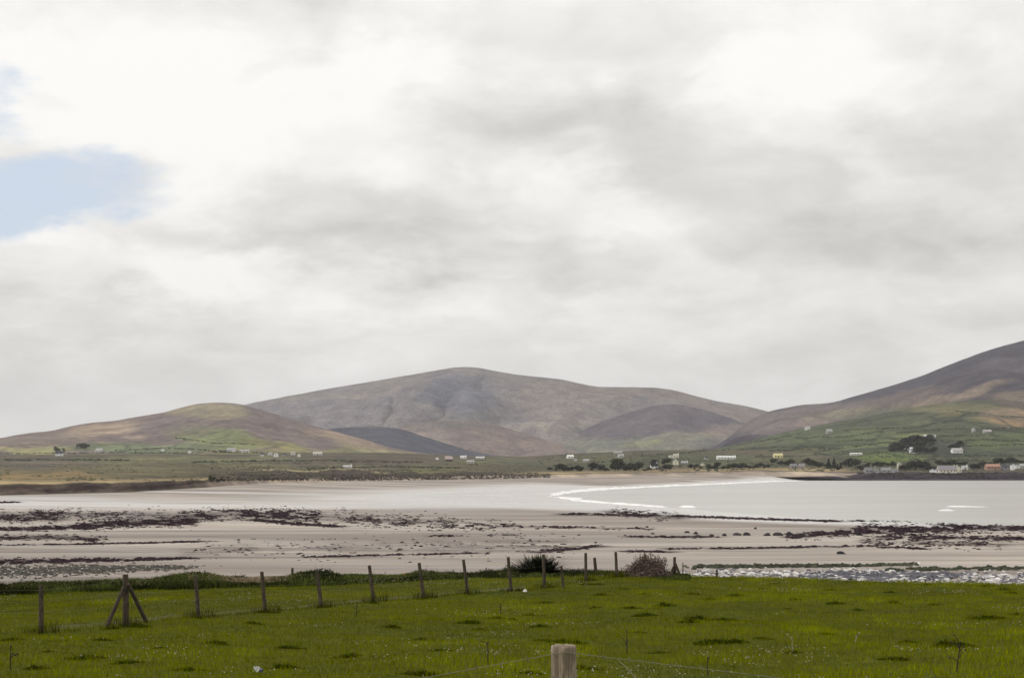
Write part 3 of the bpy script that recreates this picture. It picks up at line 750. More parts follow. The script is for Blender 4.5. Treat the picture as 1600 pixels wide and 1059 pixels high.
# dark tussocks, each one of its own
TV = []
for k in range(5):
    n = 420; r = np.sqrt(RNG.random(n)); a = RNG.uniform(0, 6.283, n)
    ra = 1 + .3 * np.sin(a * 2 + k) + .2 * np.sin(a * 3 + 2 * k); p = np.stack([r * np.cos(a) * .42 * ra, r * np.sin(a) * .28 * ra, 0 * a - .02], -1)
    hh = (.17 - .12 * r) * RNG.uniform(.4, 1.4, n)
    TV.append(blades('tussock', p, hh, RNG.uniform(.012, .026, n), np.array((.046, .056, .003)) * RNG.uniform(.4, 1.7, (n, 1)), 1.1, 2))
TS = [(845, 979, 1.0), (732, 973, 1.3), (613, 980, 1.0), (776, 966, .8), (660, 1000, .7), (930, 949, .6), (850, 942, .8), (830, 961, .8), (800, 968, .7), (1038, 947, 1.2), (985, 950, .8), (975, 920, .6), (940, 930, .8), (918, 913, .9), (935, 913, .7), (1005, 928, .7), (1080, 928, .8), (1110, 937, .8), (1150, 931, .9),
      (1090, 968, 1.6), (1075, 972, 1.1), (1130, 969, 1.2), (1010, 961, .9), (998, 963, .7), (1190, 920, .8), (1245, 937, .7), (1305, 943, .9), (1300, 922, .7), (1396, 942, .9), (1392, 925, .6), (1243, 936, .5), (1540, 967, 1.6), (1520, 966, .9), (1560, 967, .9), (1590, 961, .8), (1480, 1010, 1.4), (1500, 1008, .9), (1570, 922, 1.0), (1580, 927, .8),
      (1420, 1003, .8), (1240, 1020, .8), (1290, 991, .6), (1190, 998, .7), (1120, 1004, 1.4), (1150, 1003, .9), (345, 1006, .9), (335, 1004, .9), (130, 1029, 1.2), (195, 1036, .9), (250, 1012, .6), (74, 1018, .5), (395, 974, .7), (540, 1027, .7), (450, 1012, .8), (550, 1025, .9), (440, 1044, 1.4), (690, 1016, .7), (880, 1003, 1.0), (850, 1001, .8), (900, 1004, .9),
      (830, 1052, .7), (910, 1045, .9), (750, 984, .6), (1230, 951, .5), (1340, 953, .8), (1460, 945, .6), (1000, 988, .5), (1030, 1020, .6), (1400, 1030, .8), (55, 1045, .8), (290, 1048, .9), (660, 1055, 1.1), (1330, 905, .5), (1210, 912, .6), (1450, 914, .8), (1540, 916, .9), (20, 1000, .7), (160, 1000, .6), (505, 949, .8), (583, 942, .8), (660, 936, .7), (735, 929, .7), (312, 966, .8), (415, 957, .9), (175, 982, 1.0), (215, 979, 1.0)]
PO = ['first', 'braced second', 'third', 'fourth', 'fifth', 'sixth', 'seventh', 'eighth', 'ninth', 'tenth']
TO = []
ORD = 'first second third fourth fifth sixth seventh eighth ninth tenth eleventh twelfth thirteenth'.split()
for i, (x, y, s) in enumerate(TS):
    h = field_hit(x, y)
    j = int(np.argmin([abs(p[2] - x) + 2 * abs(p[3] - y) for p in POSTS]))
    if abs(POSTS[j][2] - x) + 2 * abs(POSTS[j][3] - y) < 32: lb = 'dark grass tuft at the foot of the %s post of the long fence' % PO[j]
    else:
        row = 'by the far pasture edge' if y < 925 else 'in the upper pasture' if y < 960 else 'in the mid pasture' if y < 992 else 'in the near grass'
        side = 'at the left' if x < 330 else 'left of the foreground post' if x < 800 else 'just beyond the foreground post' if x < 960 else 'right of the foreground post' if x < 1300 else 'at the right'
        lb = '%s dark tussock %s %s' % ('broad' if s >= 1.2 else 'small' if s < .75 else 'low', row, side)
    TO.append([lb, x, None])
    o = link('tussock', TV[i % 5], loc=h, rz=RNG.uniform(-.5, .5) + (math.pi if i % 2 else 0), cat='grass tussock', group='dark tussocks in the pasture', label=lb)
    k = s * RNG.uniform(.55, 1.0)
    TO[-1][2] = o
    o.scale = (k * (-1 if i % 3 == 0 else 1), s * RNG.uniform(.5, .9), s * RNG.uniform(.55, 1.0))

for lb in set(q[0] for q in TO):
    same = sorted([q for q in TO if q[0] == lb], key=lambda q: q[1])
    if len(same) > 1:
        for k, q in enumerate(same): q[2]['label'] = ORD[k] + ' from left, ' + lb

# rank growth on the bank behind the fence
top = [(-200, 908), (0, 906), (100, 905), (240, 901), (275, 893), (330, 893), (370, 899), (450, 899), (468, 892), (500, 888), (530, 894), (552, 899), (620, 897), (655, 889), (700, 892), (760, 889), (800, 887), (880, 888), (960, 890), (990, 892), (1060, 901), (1100, 905)]
bot = [(-200, 938), (0, 933), (130, 925), (300, 921), (450, 918), (550, 912), (650, 908), (750, 903), (800, 901), (880, 899), (960, 898), (1060, 905), (1100, 909)]
n = 62000
px = RNG.uniform(-160, 1075, n); yb = ip(px, bot)
a, b = ray(px, yb)
Yn = (field_z(a * 52, 52 + 0 * a) - CAMZ) / b; Yn = np.clip(Yn, 44, 58)
q = RNG.random(n) ** .8; Yb = Yn + q * np.clip(edgeY(px) + 1.2 - Yn, 2.5, 12)
xx = (px - 800) / F * Yb; zb = field_z(xx, Yb)
want = CAMZ + (HOR - ip(px, top)) / F * Yb                      # height the growth reaches
full = np.clip(want - zb + .10, .2, 1.05)
cl1 = fbm(xx / 1.5, Yb / 1.2, 341, 4)
H = full * np.clip(.35 + .75 * q ** .7 + .9 * cl1, .15, 1.15) * RNG.uniform(.6, 1.0, n)
c = np.array((.042, .052, .013)) * np.clip(1 + 4.2 * cl1, .18, 2.6)[:, None] * RNG.uniform(.5, 1.5, (n, 1)) * (1.15 - .5 * (q * np.clip(full, 0, .6) / .6))[:, None]
straw = (1.2 * np.exp(-((px - 398) / 42) ** 2) + .08) * (q > .3) > RNG.uniform(0, 1.2, n)
c = np.where(straw[:, None], np.array((.30, .235, .15)) * RNG.uniform(.5, 1.2, (n, 1)), c)
me = blades('bank_grass', np.stack([xx, Yb, zb - .02], -1), H, RNG.uniform(.015, .05, n), np.clip(c, .004, .6), .6, 2)
link('bank_grass', me, kind='stuff', label='rank dark green growth along the bank behind the fence')

# ------------------------------------------------------------------ bushes
def m_plain(c1, c2, scale=4., rough=.85, spec=.15, bump=0.):
    def f(t, bs):
        co = obco(t); t.put(bs.inputs['Base Color'], t.mix(t.rng(t.noise(co, scale, 5, .6), .3, .7), c1, c2)); bs.inputs['Roughness'].default_value = rough; bs.inputs['Specular IOR Level'].default_value = spec
        if bump:
            b = t.n('ShaderNodeBump'); b.inputs['Strength'].default_value = .6; b.inputs['Distance'].default_value = bump
            t.put(b.inputs['Height'], t.noise(co, scale * 3, 4, .6)); t.put(bs.inputs['Normal'], b.outputs[0])
    return f


M_bark = new_mat('bark', m_plain((.05, .042, .036), (.12, .10, .085), 6))


def tubes(name, segs, mat, sides=5):
    """segs: list of (points, radii)"""
    V, Fc = [], []; o = 0
    for pts, rad in segs:
        pts = np.asarray(pts, float); n = len(pts)
        tg = np.gradient(pts, axis=0) if n > 2 else np.repeat((pts[1] - pts[0])[None], 2, 0)
        tg = tg / (np.linalg.norm(tg, axis=1)[:, None] + 1e-9)
        ref = np.where(np.abs(tg[:, 2:3]) > .9, np.array([[1., 0, 0]]), np.array([[0, 0, 1.]]))
        u = np.cross(tg, ref); u /= np.linalg.norm(u, axis=1)[:, None]; w = np.cross(tg, u)
        for k in range(n):
            for s in range(sides):
                an = 6.2832 * s / sides; V.append(pts[k] + rad[k] * (u[k] * math.cos(an) + w[k] * math.sin(an)))
        for k in range(n - 1):
            for s in range(sides):
                s2 = (s + 1) % sides; Fc.append((o + k * sides + s, o + k * sides + s2, o + (k + 1) * sides + s2, o + (k + 1) * sides + s))
        o += n * sides
    return mesh_np(name, V, Fc, mat)


def bush(name, label, px, yfoot, wpx, hpx, col, cat, nleaf, leafw, seed, spike=False, twigs=True, Yd=57.5):
    a, b = ray(px, yfoot); x = float(a * Yd); z = float(field_z(x, Yd))
    ro = link(name, None, label=label, cat=cat, loc=(x, Yd, z - .03))
    w = wpx / F * Yd / 2; h = CAMZ + (HOR - (yfoot - hpx)) / F * Yd - z
    rr = np.random.default_rng(seed); segs = []; tips = []
    for k in range(34):
        an = rr.uniform(0, 6.283); el = rr.uniform(.25, 1.5); L = rr.uniform(.6, 1.05)
        e = np.array([math.cos(an) * math.cos(el) * w, math.sin(an) * math.cos(el) * w * .7, max(.15, math.sin(el)) * h]) * L
        mid = e * .5 + np.array([0, 0, .08 * h]) + rr.normal(0, .04, 3)
        segs.append(([(0, 0, 0), mid, e], (.022, .012, .005))); tips.append((mid, e))
        for _ in range(3):
            e2 = mid + (e - mid) * rr.uniform(.2, .9) + rr.normal(0, .13, 3); e2[2] = max(e2[2], .05)
            segs.append(([mid, (mid + e2) / 2 + rr.normal(0, .02, 3), e2], (.009, .006, .003)))
    link('stem', tubes('stem', segs, M_bark, 4), ro)
    n = nleaf
    if spike:
        k = rr.integers(0, len(tips), n); an = rr.uniform(0, 6.283, n); el = rr.uniform(.2, 1.5, n); r0 = rr.uniform(0, .35, n)
        p = np.stack([np.cos(an) * w * r0, np.sin(an) * w * .7 * r0, 0 * an], -1)
        d = np.stack([np.cos(an) * np.cos(el), np.sin(an) * np.cos(el) * .8, np.sin(el)], -1)
        L = rr.uniform(.55, 1.05, n) * (.55 + .55 * np.sin(an * 2.5 + el * 3) ** 2) * np.where(el > .8, h, w); sd_ = np.cross(d, [0, 0, 1.]); sd_ /= np.linalg.norm(sd_, axis=1)[:, None] + 1e-6
        m_ = p + d * (L * .6)[:, None]; e = p + d * L[:, None] + np.array([0, 0, -.1]) * (L * np.cos(el))[:, None]
        wd = (leafw * rr.uniform(.7, 1.2, n))[:, None]
        V = np.stack([p - sd_ * wd * .4, p + sd_ * wd * .4, m_ + sd_ * wd * .5, m_ - sd_ * wd * .5, e], 1); bb = np.arange(n)[:, None] * 5
        Fc = np.concatenate([bb + [[0, 1, 2]], bb + [[0, 2, 3]], bb + [[3, 2, 4]]]); kk = 5
    else:
        th = rr.uniform(0, 6.283, n); ph = np.arccos(rr.uniform(0, 1, n)); r = rr.uniform(.25, 1, n) ** .6 * (1 + .8 * fbm(th * 1.6, ph * 2.5, seed, 4, .7) * 1.5)
        c = np.stack([np.cos(th) * np.sin(ph) * w * r, np.sin(th) * np.sin(ph) * w * .7 * r, np.cos(ph) * h * r * .97 + .03], -1)
        u = rr.normal(0, 1, (n, 3)); u /= np.linalg.norm(u, axis=1)[:, None]; v = np.cross(u, rr.normal(0, 1, (n, 3))); v /= np.linalg.norm(v, axis=1)[:, None]
        l = (leafw * rr.uniform(.6, 1.3, n))[:, None]
        V = np.stack([c - u * l * .25, c + v * l, c + u * l * .25], 1); Fc = np.arange(n * 3).reshape(-1, 3); kk = 3
    cc = np.asarray(col) * rr.uniform(.5, 1.6, (n, 1))
    link('foliage', mesh_np('foliage', V.reshape(-1, 3), Fc, M_blade, {'cover': ('c', np.repeat(cc[:, None], kk, 1).reshape(-1, 3))}, False), ro)
    return ro


bush('flax_bush', 'dark spiky flax bush growing on the bank behind the fence', 842, 902, 104, 41, (.016, .020, .011), 'bush', 1700, .06, 21, True)
bush('scrub_bush', 'low dark bush at the foot of the flax, left side', 800, 901, 42, 20, (.035, .042, .016), 'bush', 1500, .07, 22)
bush('bare_bush', 'bare brown twiggy bush round a fence post near the braced end post', 1012, 905, 70, 40, (.16, .118, .10), 'bush', 9000, .075, 23, Yd=56.6)
bush('scrub_bush', 'rounded dark green mound of scrub near the left end of the bank', 305, 921, 74, 29, (.022, .034, .012), 'bush', 5000, .09, 24, Yd=56)
bush('scrub_bush', 'dark green mound of scrub behind the fifth post of the fence', 500, 917, 70, 29, (.024, .036, .013), 'bush', 5000, .09, 25, Yd=56)
bush('scrub_bush', 'leafy scrub bush behind the post right of the orange float', 664, 909, 40, 21, (.04, .05, .02), 'bush', 1600, .07, 26)
bush('scrub_bush', 'small dark bush between the two tallest posts right of the flax', 905, 901, 60, 14, (.026, .034, .014), 'bush', 1500, .07, 27)

for (lab, px, yf, w, h, c, sd) in (
        ('low leafy scrub at the left end of the bank beyond the first post', 38, 930, 70, 24, (.030, .040, .014), 28), ('low dark scrub on the bank between first post and braced post', 122, 926, 58, 20, (.024, .032, .012), 29),
        ('leafy scrub on the bank right of the braced post', 238, 923, 54, 20, (.036, .045, .016), 30), ('thin dry scrub beside the straw coloured grass on the bank', 372, 916, 34, 19, (.085, .070, .040), 31),
        ('small green scrub left of the orange float', 590, 911, 50, 15, (.036, .046, .016), 32), ('low green scrub between the seventh and eighth posts', 700, 907, 46, 17, (.040, .050, .018), 33), ('straggly green scrub just left of the ninth post', 765, 904, 40, 17, (.036, .046, .018), 34)):
    bush('scrub_bush', lab, px, yf, w, h, c, 'bush', 1500, .07, sd, Yd=56.2 if px < 450 else 57.2)

# ------------------------------------------------------------------ fences
def m_wood(t, bs, lift=.50):
    co = obco(t); g = t.scaled(co, (1, 1, .10))
    n = t.noise(g, 62, 7, .7, .8); big_ = t.noise(t.scaled(co, (1, 1, .25)), 16., 4, .6)
    c = t.mix(t.rng(n, .3, .7), (.085, .068, .055), (.26, .225, .185))
    c = t.mix(t.rng(big_, .46, .56), c, t.mix(.72, c, (.075, .062, .05)))
    c = t.mix(t.m('MULTIPLY', t.rng(t.noise(t.scaled(co, (1, 1, .06)), 120, 5, .7), .56, .66), .85), c, (.028, .022, .018))
    t.put(bs.inputs['Base Color'], t.vm('MULTIPLY', c, (lift, lift * .95, lift * .86)))
    b = t.n('ShaderNodeBump'); b.inputs['Strength'].default_value = .8; b.inputs['Distance'].default_value = .006
    t.put(b.inputs['Height'], n); t.put(bs.inputs['Normal'], b.outputs[0])


M_wood = new_mat('weathered_wood', m_wood)
M_near = new_mat('bleached_wood', lambda t, bs: m_wood(t, bs, 1.95))
M_wire = new_mat('galvanised_wire', m_plain((.17, .17, .115), (.25, .25, .165), 30, .8, .1))


def pole(name, a, b, r0, r1, seed, sides=14, rings=14, worn=.07, mat=None):
    """one roughly round timber from foot a to head b, with a worn, slightly domed end"""
    a = np.asarray(a, float); b = np.asarray(b, float); d = b - a; L = np.linalg.norm(d); d = d / L
    u = np.cross(d, [0, 1., .1]); u /= np.linalg.norm(u); w = np.cross(d, u); V, Fc = [], []
    ss = list(np.linspace(0, 1, rings)) + [1.0 + .003 / L, 1.0 + .005 / L]; fr = [1.] * rings + [.95, .5]
    for k, s in enumerate(ss):
        for j in range(sides):
            an = 6.2832 * j / sides; rr = (r0 + (r1 - r0) * min(s, 1)) * fr[k] * (1 - (.05 if sides < 30 else .13) * (1 if (j * 7 + seed) % (5 if sides < 30 else 9) == 0 else 0) * (.3 + .7 * min(s, 1)) + worn * 2 * float(fbm(np.array(j * .9 if j < sides - 1 else -.9 * .5), np.array(s * L * 2.), seed, 2)))
            V.append(a + d * (s * L + (.004 * math.sin(j * 1.7 + seed) * math.cos(j * .6) if k >= rings - 1 else 0)) + rr * (u * math.cos(an) + w * math.sin(an)))
    n = len(ss)
    for k in range(n - 1):
        for j in range(sides):
            j2 = (j + 1) % sides; Fc.append((k * sides + j, k * sides + j2, (k + 1) * sides + j2, (k + 1) * sides + j))
    V.append(a + d * (ss[-1] * L)); c = len(V) - 1
    for j in range(sides): Fc.append(((n - 1) * sides + j, (n - 1) * sides + (j + 1) % sides, c, c))
    me = bpy.data.meshes.new(name); me.from_pydata([tuple(v) for v in V], [], [f if f[2] != f[3] else f[:3] for f in Fc])
    for p_ in me.polygons: p_.use_smooth = p_.index < (rings - 1) * sides
    me.materials.append(mat or M_wood); return me


org = FEET[0]
fence = link('post_and_wire_fence', None, label='long post and wire fence crossing the pasture from the left to the bank', cat='fence', loc=org)
heads = []
for i, p0 in enumerate(FEET):
    if i < len(POSTS): hd = at(POSTS[i][0], POSTS[i][1], p0[1])
    else:
        hp = [(915, 863.5), (962, 862), (1008, 866), (1054, 870)][i - 10]; hd = at(hp[0], hp[1], p0[1])
    heads.append(hd); r = .062 if i != 1 else .085
    link('post', pole('post', p0 - [0, 0, .15] - org, hd - org, r, r * .86, 400 + i), fence)
heads = np.array(heads)
def brace(px0, py0, px1, py1, Y0, Y1, r, seed):
    f_ = field_hit(px1, py1) if Y1 is None else at(px1, py1, Y1); f_[2] -= .05
    link('brace', pole('brace', f_ - org, at(px0, py0, Y0) - org, r, r * .9, seed), fence)
Yb1 = FEET[1][1]
brace(194, 916, 165, 979, Yb1 - .14, None, .055, 450); brace(200, 912, 231, 972, Yb1 - .14, None, .055, 451)
brace(1055, 879, 1065.5, 904, FEET[13][1] - .12, FEET[13][1] - .12, .05, 452); brace(1052, 885, 1044, 905, FEET[13][1] - .12, FEET[13][1] - .12, .045, 453)
for fr in (.18, .42, .66, .9):
    pts = FEET + (heads - FEET) * fr - org + np.array([0, -.07, 0]); P2 = [pts[0] + np.array([-14., -5.5, .35])]
    for k in range(len(pts)):
        P2.append((P2[-1] + pts[k]) / 2 - np.array([0, 0, .03])); P2.append(pts[k])
    link('wire', tubes('wire', [(P2, [.0016] * len(P2))], M_wire, 4), fence)


def lone(label, pxt, pyt, pxb, pyb, Yd, r, seed):
    f_ = at(pxb, pyb, Yd); z = float(field_z(f_[0], Yd)); f_[2] = z - .15
    ob = link('old_post', pole('old_post', f_ * 0, at(pxt, pyt, Yd) - f_, r, r * .85, seed), label=label, cat='post', loc=f_)
    return ob


lone('short old stump of a post behind the bank, left of the scrub mound', 457, 887, 457, 900, 59.5, .06, 461)
lone('short leaning post standing between the two tallest posts', 929, 871, 932, 892, 58.5, .07, 462)
lone('thin crooked stake beside the flax bush', 877, 884, 881, 917, 50.6, .045, 463)
lone('stub of a post beyond the field edge right of the braced end post', 1120, 889, 1120.5, 905, 59, .05, 464)
lone('small dark stake between the braced end post and the far stub', 1067, 879, 1067, 903, 58.3, .025, 465)

# foreground fence
Yn = 6.4; hd = at(880, 1009, Yn); gz = float(field_z(hd[0], Yn)); o0 = np.array([hd[0], Yn, gz])
nf = link('barbed_wire_fence', None, label='weathered grey post with barbed wire in the foreground', cat='fence', loc=o0)
link('post', pole('post', (0, 0, -.3), hd - o0 + [0, 0, 0], .0575, .0565, 471, 36, 60, .085, M_near), nf)
E = [at(-420, 1215, 6.2), at(2300, 1152, 7.3)]
for e in E: link('post', pole('post', (e[0] - o0[0], e[1] - o0[1], float(field_z(e[0], e[1])) - gz - .3), e - o0 + [0, 0, .05], .055, .05, 472), nf)


def barbed(offs):
    P2 = []
    for k in range(61):
        q = k / 60.; u = q * 2
        a_, b_ = (E[0], hd) if u < 1 else (hd, E[1]); f_ = u if u < 1 else u - 1
        p = a_ + (b_ - a_) * f_ - o0 + np.array([0, -.06, -.018 - offs - .03 * math.sin(math.pi * f_)])
        P2.append(p)
    P2 = np.array(P2)
    L = np.r_[0, np.cumsum(np.linalg.norm(np.diff(P2, axis=0), axis=1))]
    w_ = link('wire', tubes('wire', [(P2, [.0017] * len(P2))], M_wire, 5), nf)
    segs = []
    for s in np.arange(.1, L[-1], .115):
        c = np.array([np.interp(s, L, P2[:, i]) for i in range(3)])
        for sg in (0, 1):
            an = RNG.uniform(0, 6.28); d = np.array([.25, math.cos(an), math.sin(an)]) * .016
            segs.append(([c - d, c + d], (.0013, .0013)))
            an2 = np.arange(0, 6.9, 1.1); segs.append(([c + np.array([(.004 * (t_ / 7 - .5)), .0042 * math.cos(t_), .0042 * math.sin(t_)]) for t_ in an2], [.0013] * len(an2)))
    bb = link('barb', tubes('barb', segs, M_wire, 4), w_); bb['kind'] = 'stuff'


barbed(0.); barbed(.30)

# ------------------------------------------------------------------ weeds and small things in the pasture
M_dead = new_mat('dry_stem', m_plain((.025, .022, .015), (.06, .05, .032), 20)); M_straw = new_mat('straw', m_plain((.20, .19, .10), (.29, .27, .15), 20))


def weed(label, px, yf, hpx, seed, br=4, mat=M_dead, lean=0.):
    f_ = field_hit(px, yf); h = hpx / F * f_[1]; rr = np.random.default_rng(seed)
    tp = np.array([lean * h, 0, h]); segs = [([(0, 0, -.03), tp * .5 + rr.normal(0, .01, 3), tp], (.015, .012, .006))]
    for k in range(br):
        s = rr.uniform(.35, .9); b = tp * s; e = b + np.array([rr.uniform(-.35, .35) * h, rr.uniform(-.2, .2) * h, rr.uniform(.12, .34) * h]); segs.append(([b, (b + e) / 2 + [0, 0, .02], e], (.009, .007, .004)))
    o = link('weed', None, label=label, cat='weed', loc=f_)
    link('stem', tubes('stem', segs, mat, 5), o)
    hp = np.array([s[0][2] for s in segs]); n = len(hp)
    V = (IV[None] * .022 * rr.uniform(.7, 1.2, (n, 1, 1)) + hp[:, None]).reshape(-1, 3)
    link('seed_head', mesh_np('seed_head', V, (IF[None] + (np.arange(n) * 12)[:, None, None]).reshape(-1, 3), mat), o, kind='stuff')


weed('dark branched dead weed standing in the grass near the lower right corner', 1494, 1052, 48, 51, 6, lean=.18)
weed('thin dark weed stem in the grass right of the foreground post', 980, 1022, 36, 52, 2)
weed('pale upright seed stalk rising from the grass right of centre', 1238, 1020, 24, 53, 1, M_straw)
weed('short weed stem below the sixth post of the fence', 557, 964, 16, 54, 2)
weed('slender stem left of the foreground post near its wire', 762, 1036, 32, 55, 2)
weed('slender dry stem right of centre under the wire', 1106, 1056, 28, 56, 1)
weed('thin stem standing left of the foreground post by the tussocks', 782, 960, 16, 57, 1)
weed('dry stem leaning in the grass at the left edge', 16, 1046, 36, 58, 3)
weed('short pale stalk in the grass left of the branched weed', 1336, 1003, 14, 59, 1, M_straw, .5)
# bent straw close to the wire
a0 = at(995, 1062, 7.0); a1 = at(966, 1030, 7.0); g0 = np.array([a0[0] + .25, 7.0, float(field_z(a0[0] + .25, 7.0))])
link('straw_stalk', tubes('straw_stalk', [([g0 * 0, (a0 - g0), (a0 + a1) / 2 - g0 + [0, 0, .006], a1 - g0], (.005, .004, .0035, .002))], M_straw, 5), label='pale straw stalk leaning left beside the foreground post', cat='stalk', loc=g0)
h = field_hit(820, 924)
link('stone', rock_mesh('stone', (.09, .08, .10), 31, M_stone, (.62, .60, .56)), label='small white stone in the grass at the foot of the fence', cat='stone', loc=h)


def scrap():
    import bmesh
    bm = bmesh.new(); n, m = 9, 7; V = []
    for i in range(n):
        for j in range(m): V.append(bm.verts.new(((i / (n - 1) - .5) * .17, (j / (m - 1) - .5) * .10 + .01 * math.sin(i * 2.3), .045 + .03 * math.sin(i * 1.1 + j * .8) + .018 * math.cos(j * 2.2 + i))))
    for i in range(n - 1):
        for j in range(m - 1):
            f = bm.faces.new((V[i * m + j], V[(i + 1) * m + j], V[(i + 1) * m + j + 1], V[i * m + j + 1])); f.material_index = 1 if i > 5 else 0
    bmesh.ops.solidify(bm, geom=bm.faces[:], thickness=.004)
    me = bpy.data.meshes.new('litter'); bm.to_mesh(me); bm.free()
    me.materials.append(new_mat('white_wrapper', m_plain((.72, .72, .72), (.82, .82, .82), 20, .4))); me.materials.append(new_mat('blue_wrapper', m_plain((.06, .08, .30), (.10, .13, .40), 20, .4)))
    return me


h = field_hit(403, 1053)
o = link('litter', scrap(), label='crumpled white and blue wrapper lying in the grass at the lower edge', cat='litter', loc=h + [0, 0, .06]); o.rotation_euler = (.5, .35, -.3)
a_ = at(630, 898.5, 57.2)
fl = link('net_float', None, label='small orange net float lying on the bank behind the fence', cat='float', loc=(a_[0], 57.2, a_[2]))
link('ball', mesh_np('ball', IV * [.13, .1, .085], IF, new_mat('orange_plastic', m_plain((.75, .30, .05), (.85, .40, .08), 6, .4, .4))), fl)
link('rope', tubes('rope', [([(.1, 0, 0), (.22, .02, -.05), (.36, -.02, -.12)], (.012, .012, .010))], M_straw, 5), fl)
# ------------------------------------------------------------------ village: houses
WH, CR, GR, YL, PK, DK = (.86, .85, .83), (.80, .76, .60), (.36, .35, .35), (.74, .68, .38), (.40, .25, .20), (.12, .13, .13)
SL, LR, RR_ = (.075, .075, .085), (.40, .39, .385), (.22, .16, .15)
_mc = {}


def flat(c, kind):
    k = (kind, c)
    if k not in _mc: _mc[k] = new_mat(kind, m_plain(tuple(v * .9 for v in c), tuple(min(v * 1.06, .85) for v in c), .8))
    return _mc[k]


M_glass = new_mat('window_glass', m_plain((.03, .035, .04), (.06, .065, .07), 2, .15, .5)); M_door = new_mat('door_paint', m_plain((.10, .05, .04), (.14, .07, .05), 2, .5))


def boxes(bs_, mat, name):
    V, Fc = [], []
    for (x0, y0, z0, x1, y1, z1) in bs_:
        o = len(V); V += [(x0, y0, z0), (x1, y0, z0), (x1, y1, z0), (x0, y1, z0), (x0, y0, z1), (x1, y0, z1), (x1, y1, z1), (x0, y1, z1)]
        Fc += [tuple(o + q for q in f) for f in ((0, 3, 2, 1), (4, 5, 6, 7), (0, 1, 5, 4), (1, 2, 6, 5), (2, 3, 7, 6), (3, 0, 4, 7))]
    return mesh_np(name, V, Fc, mat, None, False)


def terrain_hit(px, py):
    best = None
    for sh in [far] + hills:
        if not (sh.px[0] <= px <= sh.px[-1]): continue
        h = sh.hit(px, py)
        if h is not None and (best is None or h[1] < best[1]): best = h
    return best


def house(label, px, yb, wpx, hpx, wall=WH, roof=SL, yaw=0., flatr=.45, gable=False, cat='house', name='house', depth=None):
    h0 = terrain_hit(px, yb); Yd = h0[1]; w = wpx / F * Yd; h = hpx / F * Yd
    d = depth or min(max(5., w * .6), 9.)
    if wpx < 8: flatr *= .72
    eave = h * (1 - flatr); ro = link(name, None, label=label, cat=cat, loc=h0 + [0, d * .3, -.2], rz=math.radians(yaw))
    if gable:                                   # gable end faces the bay
        V = [(-w / 2, -d / 2, -2), (w / 2, -d / 2, -2), (w / 2, d / 2, -2), (-w / 2, d / 2, -2), (-w / 2, -d / 2, eave), (w / 2, -d / 2, eave), (w / 2, d / 2, eave), (-w / 2, d / 2, eave), (0, -d / 2, h), (0, d / 2, h)]
        faces = [(0, 1, 5, 8, 4), (2, 3, 7, 9, 6), (1, 2, 6, 5), (3, 0, 4, 7)]
        ov = .3; R = [(-w / 2 - ov, -d / 2 - ov, eave - .3), (0, -d / 2 - ov, h + .05), (0, d / 2 + ov, h + .05), (-w / 2 - ov, d / 2 + ov, eave - .3), (w / 2 + ov, -d / 2 - ov, eave - .3), (w / 2 + ov, d / 2 + ov, eave - .3)]
        rf = [(0, 1, 2, 3), (1, 4, 5, 2)]
    else:
        V = [(-w / 2, -d / 2, -2), (w / 2, -d / 2, -2), (w / 2, d / 2, -2), (-w / 2, d / 2, -2), (-w / 2, -d / 2, eave), (w / 2, -d / 2, eave), (w / 2, d / 2, eave), (-w / 2, d / 2, eave), (-w / 2, 0, h), (w / 2, 0, h)]
        faces = [(0, 1, 5, 4), (2, 3, 7, 6), (1, 2, 6, 9, 5), (3, 0, 4, 8, 7)]
        ov = .35; R = [(-w / 2 - ov, -d / 2 - ov, eave - .25), (w / 2 + ov, -d / 2 - ov, eave - .25), (w / 2 + ov, 0, h + .05), (-w / 2 - ov, 0, h + .05), (-w / 2 - ov, d / 2 + ov, eave - .25), (w / 2 + ov, d / 2 + ov, eave - .25)]
        rf = [(0, 1, 2, 3), (3, 2, 5, 4)]
    me = bpy.data.meshes.new('wall'); me.from_pydata(V, [], faces); me.materials.append(flat(wall, 'render')); link('wall', me, ro)
    n = len(R); V2 = R + [(x, y, z + .22) for (x, y, z) in R]
    F2 = [tuple(reversed(f)) for f in rf] + [tuple(i + n for i in f) for f in rf]
    ed = {}
    for f in rf:
        for a, b in zip(f, f[1:] + f[:1]): ed[(a, b)] = 1
    for (a, b) in list(ed):
        if (b, a) not in ed: F2.append((a, b, b + n, a + n))
    me = bpy.data.meshes.new('roof'); me.from_pydata(V2, [], F2); me.materials.append(flat(roof, 'slates')); rfo = link('roof', me, ro)
    if wpx >= 8 and cat == 'house':
        cx = (w / 2 - .5) if not gable else 0.
        cy = 0 if not gable else d / 2 - .6
        link('chimney', boxes([(cx - .45, cy - .4, h - .6, cx + .45, cy + .4, h + 1.1)], flat(wall, 'render'), 'chimney'), rfo)
    nw = int(max(1, min(6, w // 3.4))) if wpx >= 8 else 1; ws = min(.95, w / (nw * 2.2))
    wz = max(eave * .45, eave - 1.9)
    wm = boxes([(-ws / 2, -.06, 0, ws / 2, .05, min(1.3, eave * .45))], M_glass, 'window')
    storeys = 2 if eave > 5.2 else 1
    for s in range(storeys if wpx >= 6 else 0):
        for k in range(nw):
            if s == 0 and nw > 2 and k == nw // 2:
                link('door', boxes([(-.5, -.06, 0, .5, .05, 2.1)], M_door, 'door'), ro, loc=((k + .5) / nw * w - w / 2, -d / 2, 0.25)); continue
            link('window', wm, ro, loc=((k + .5) / nw * w - w / 2, -d / 2, wz if storeys == 1 else (1.0 + s * (eave - 1.2) / 2)))
    return ro


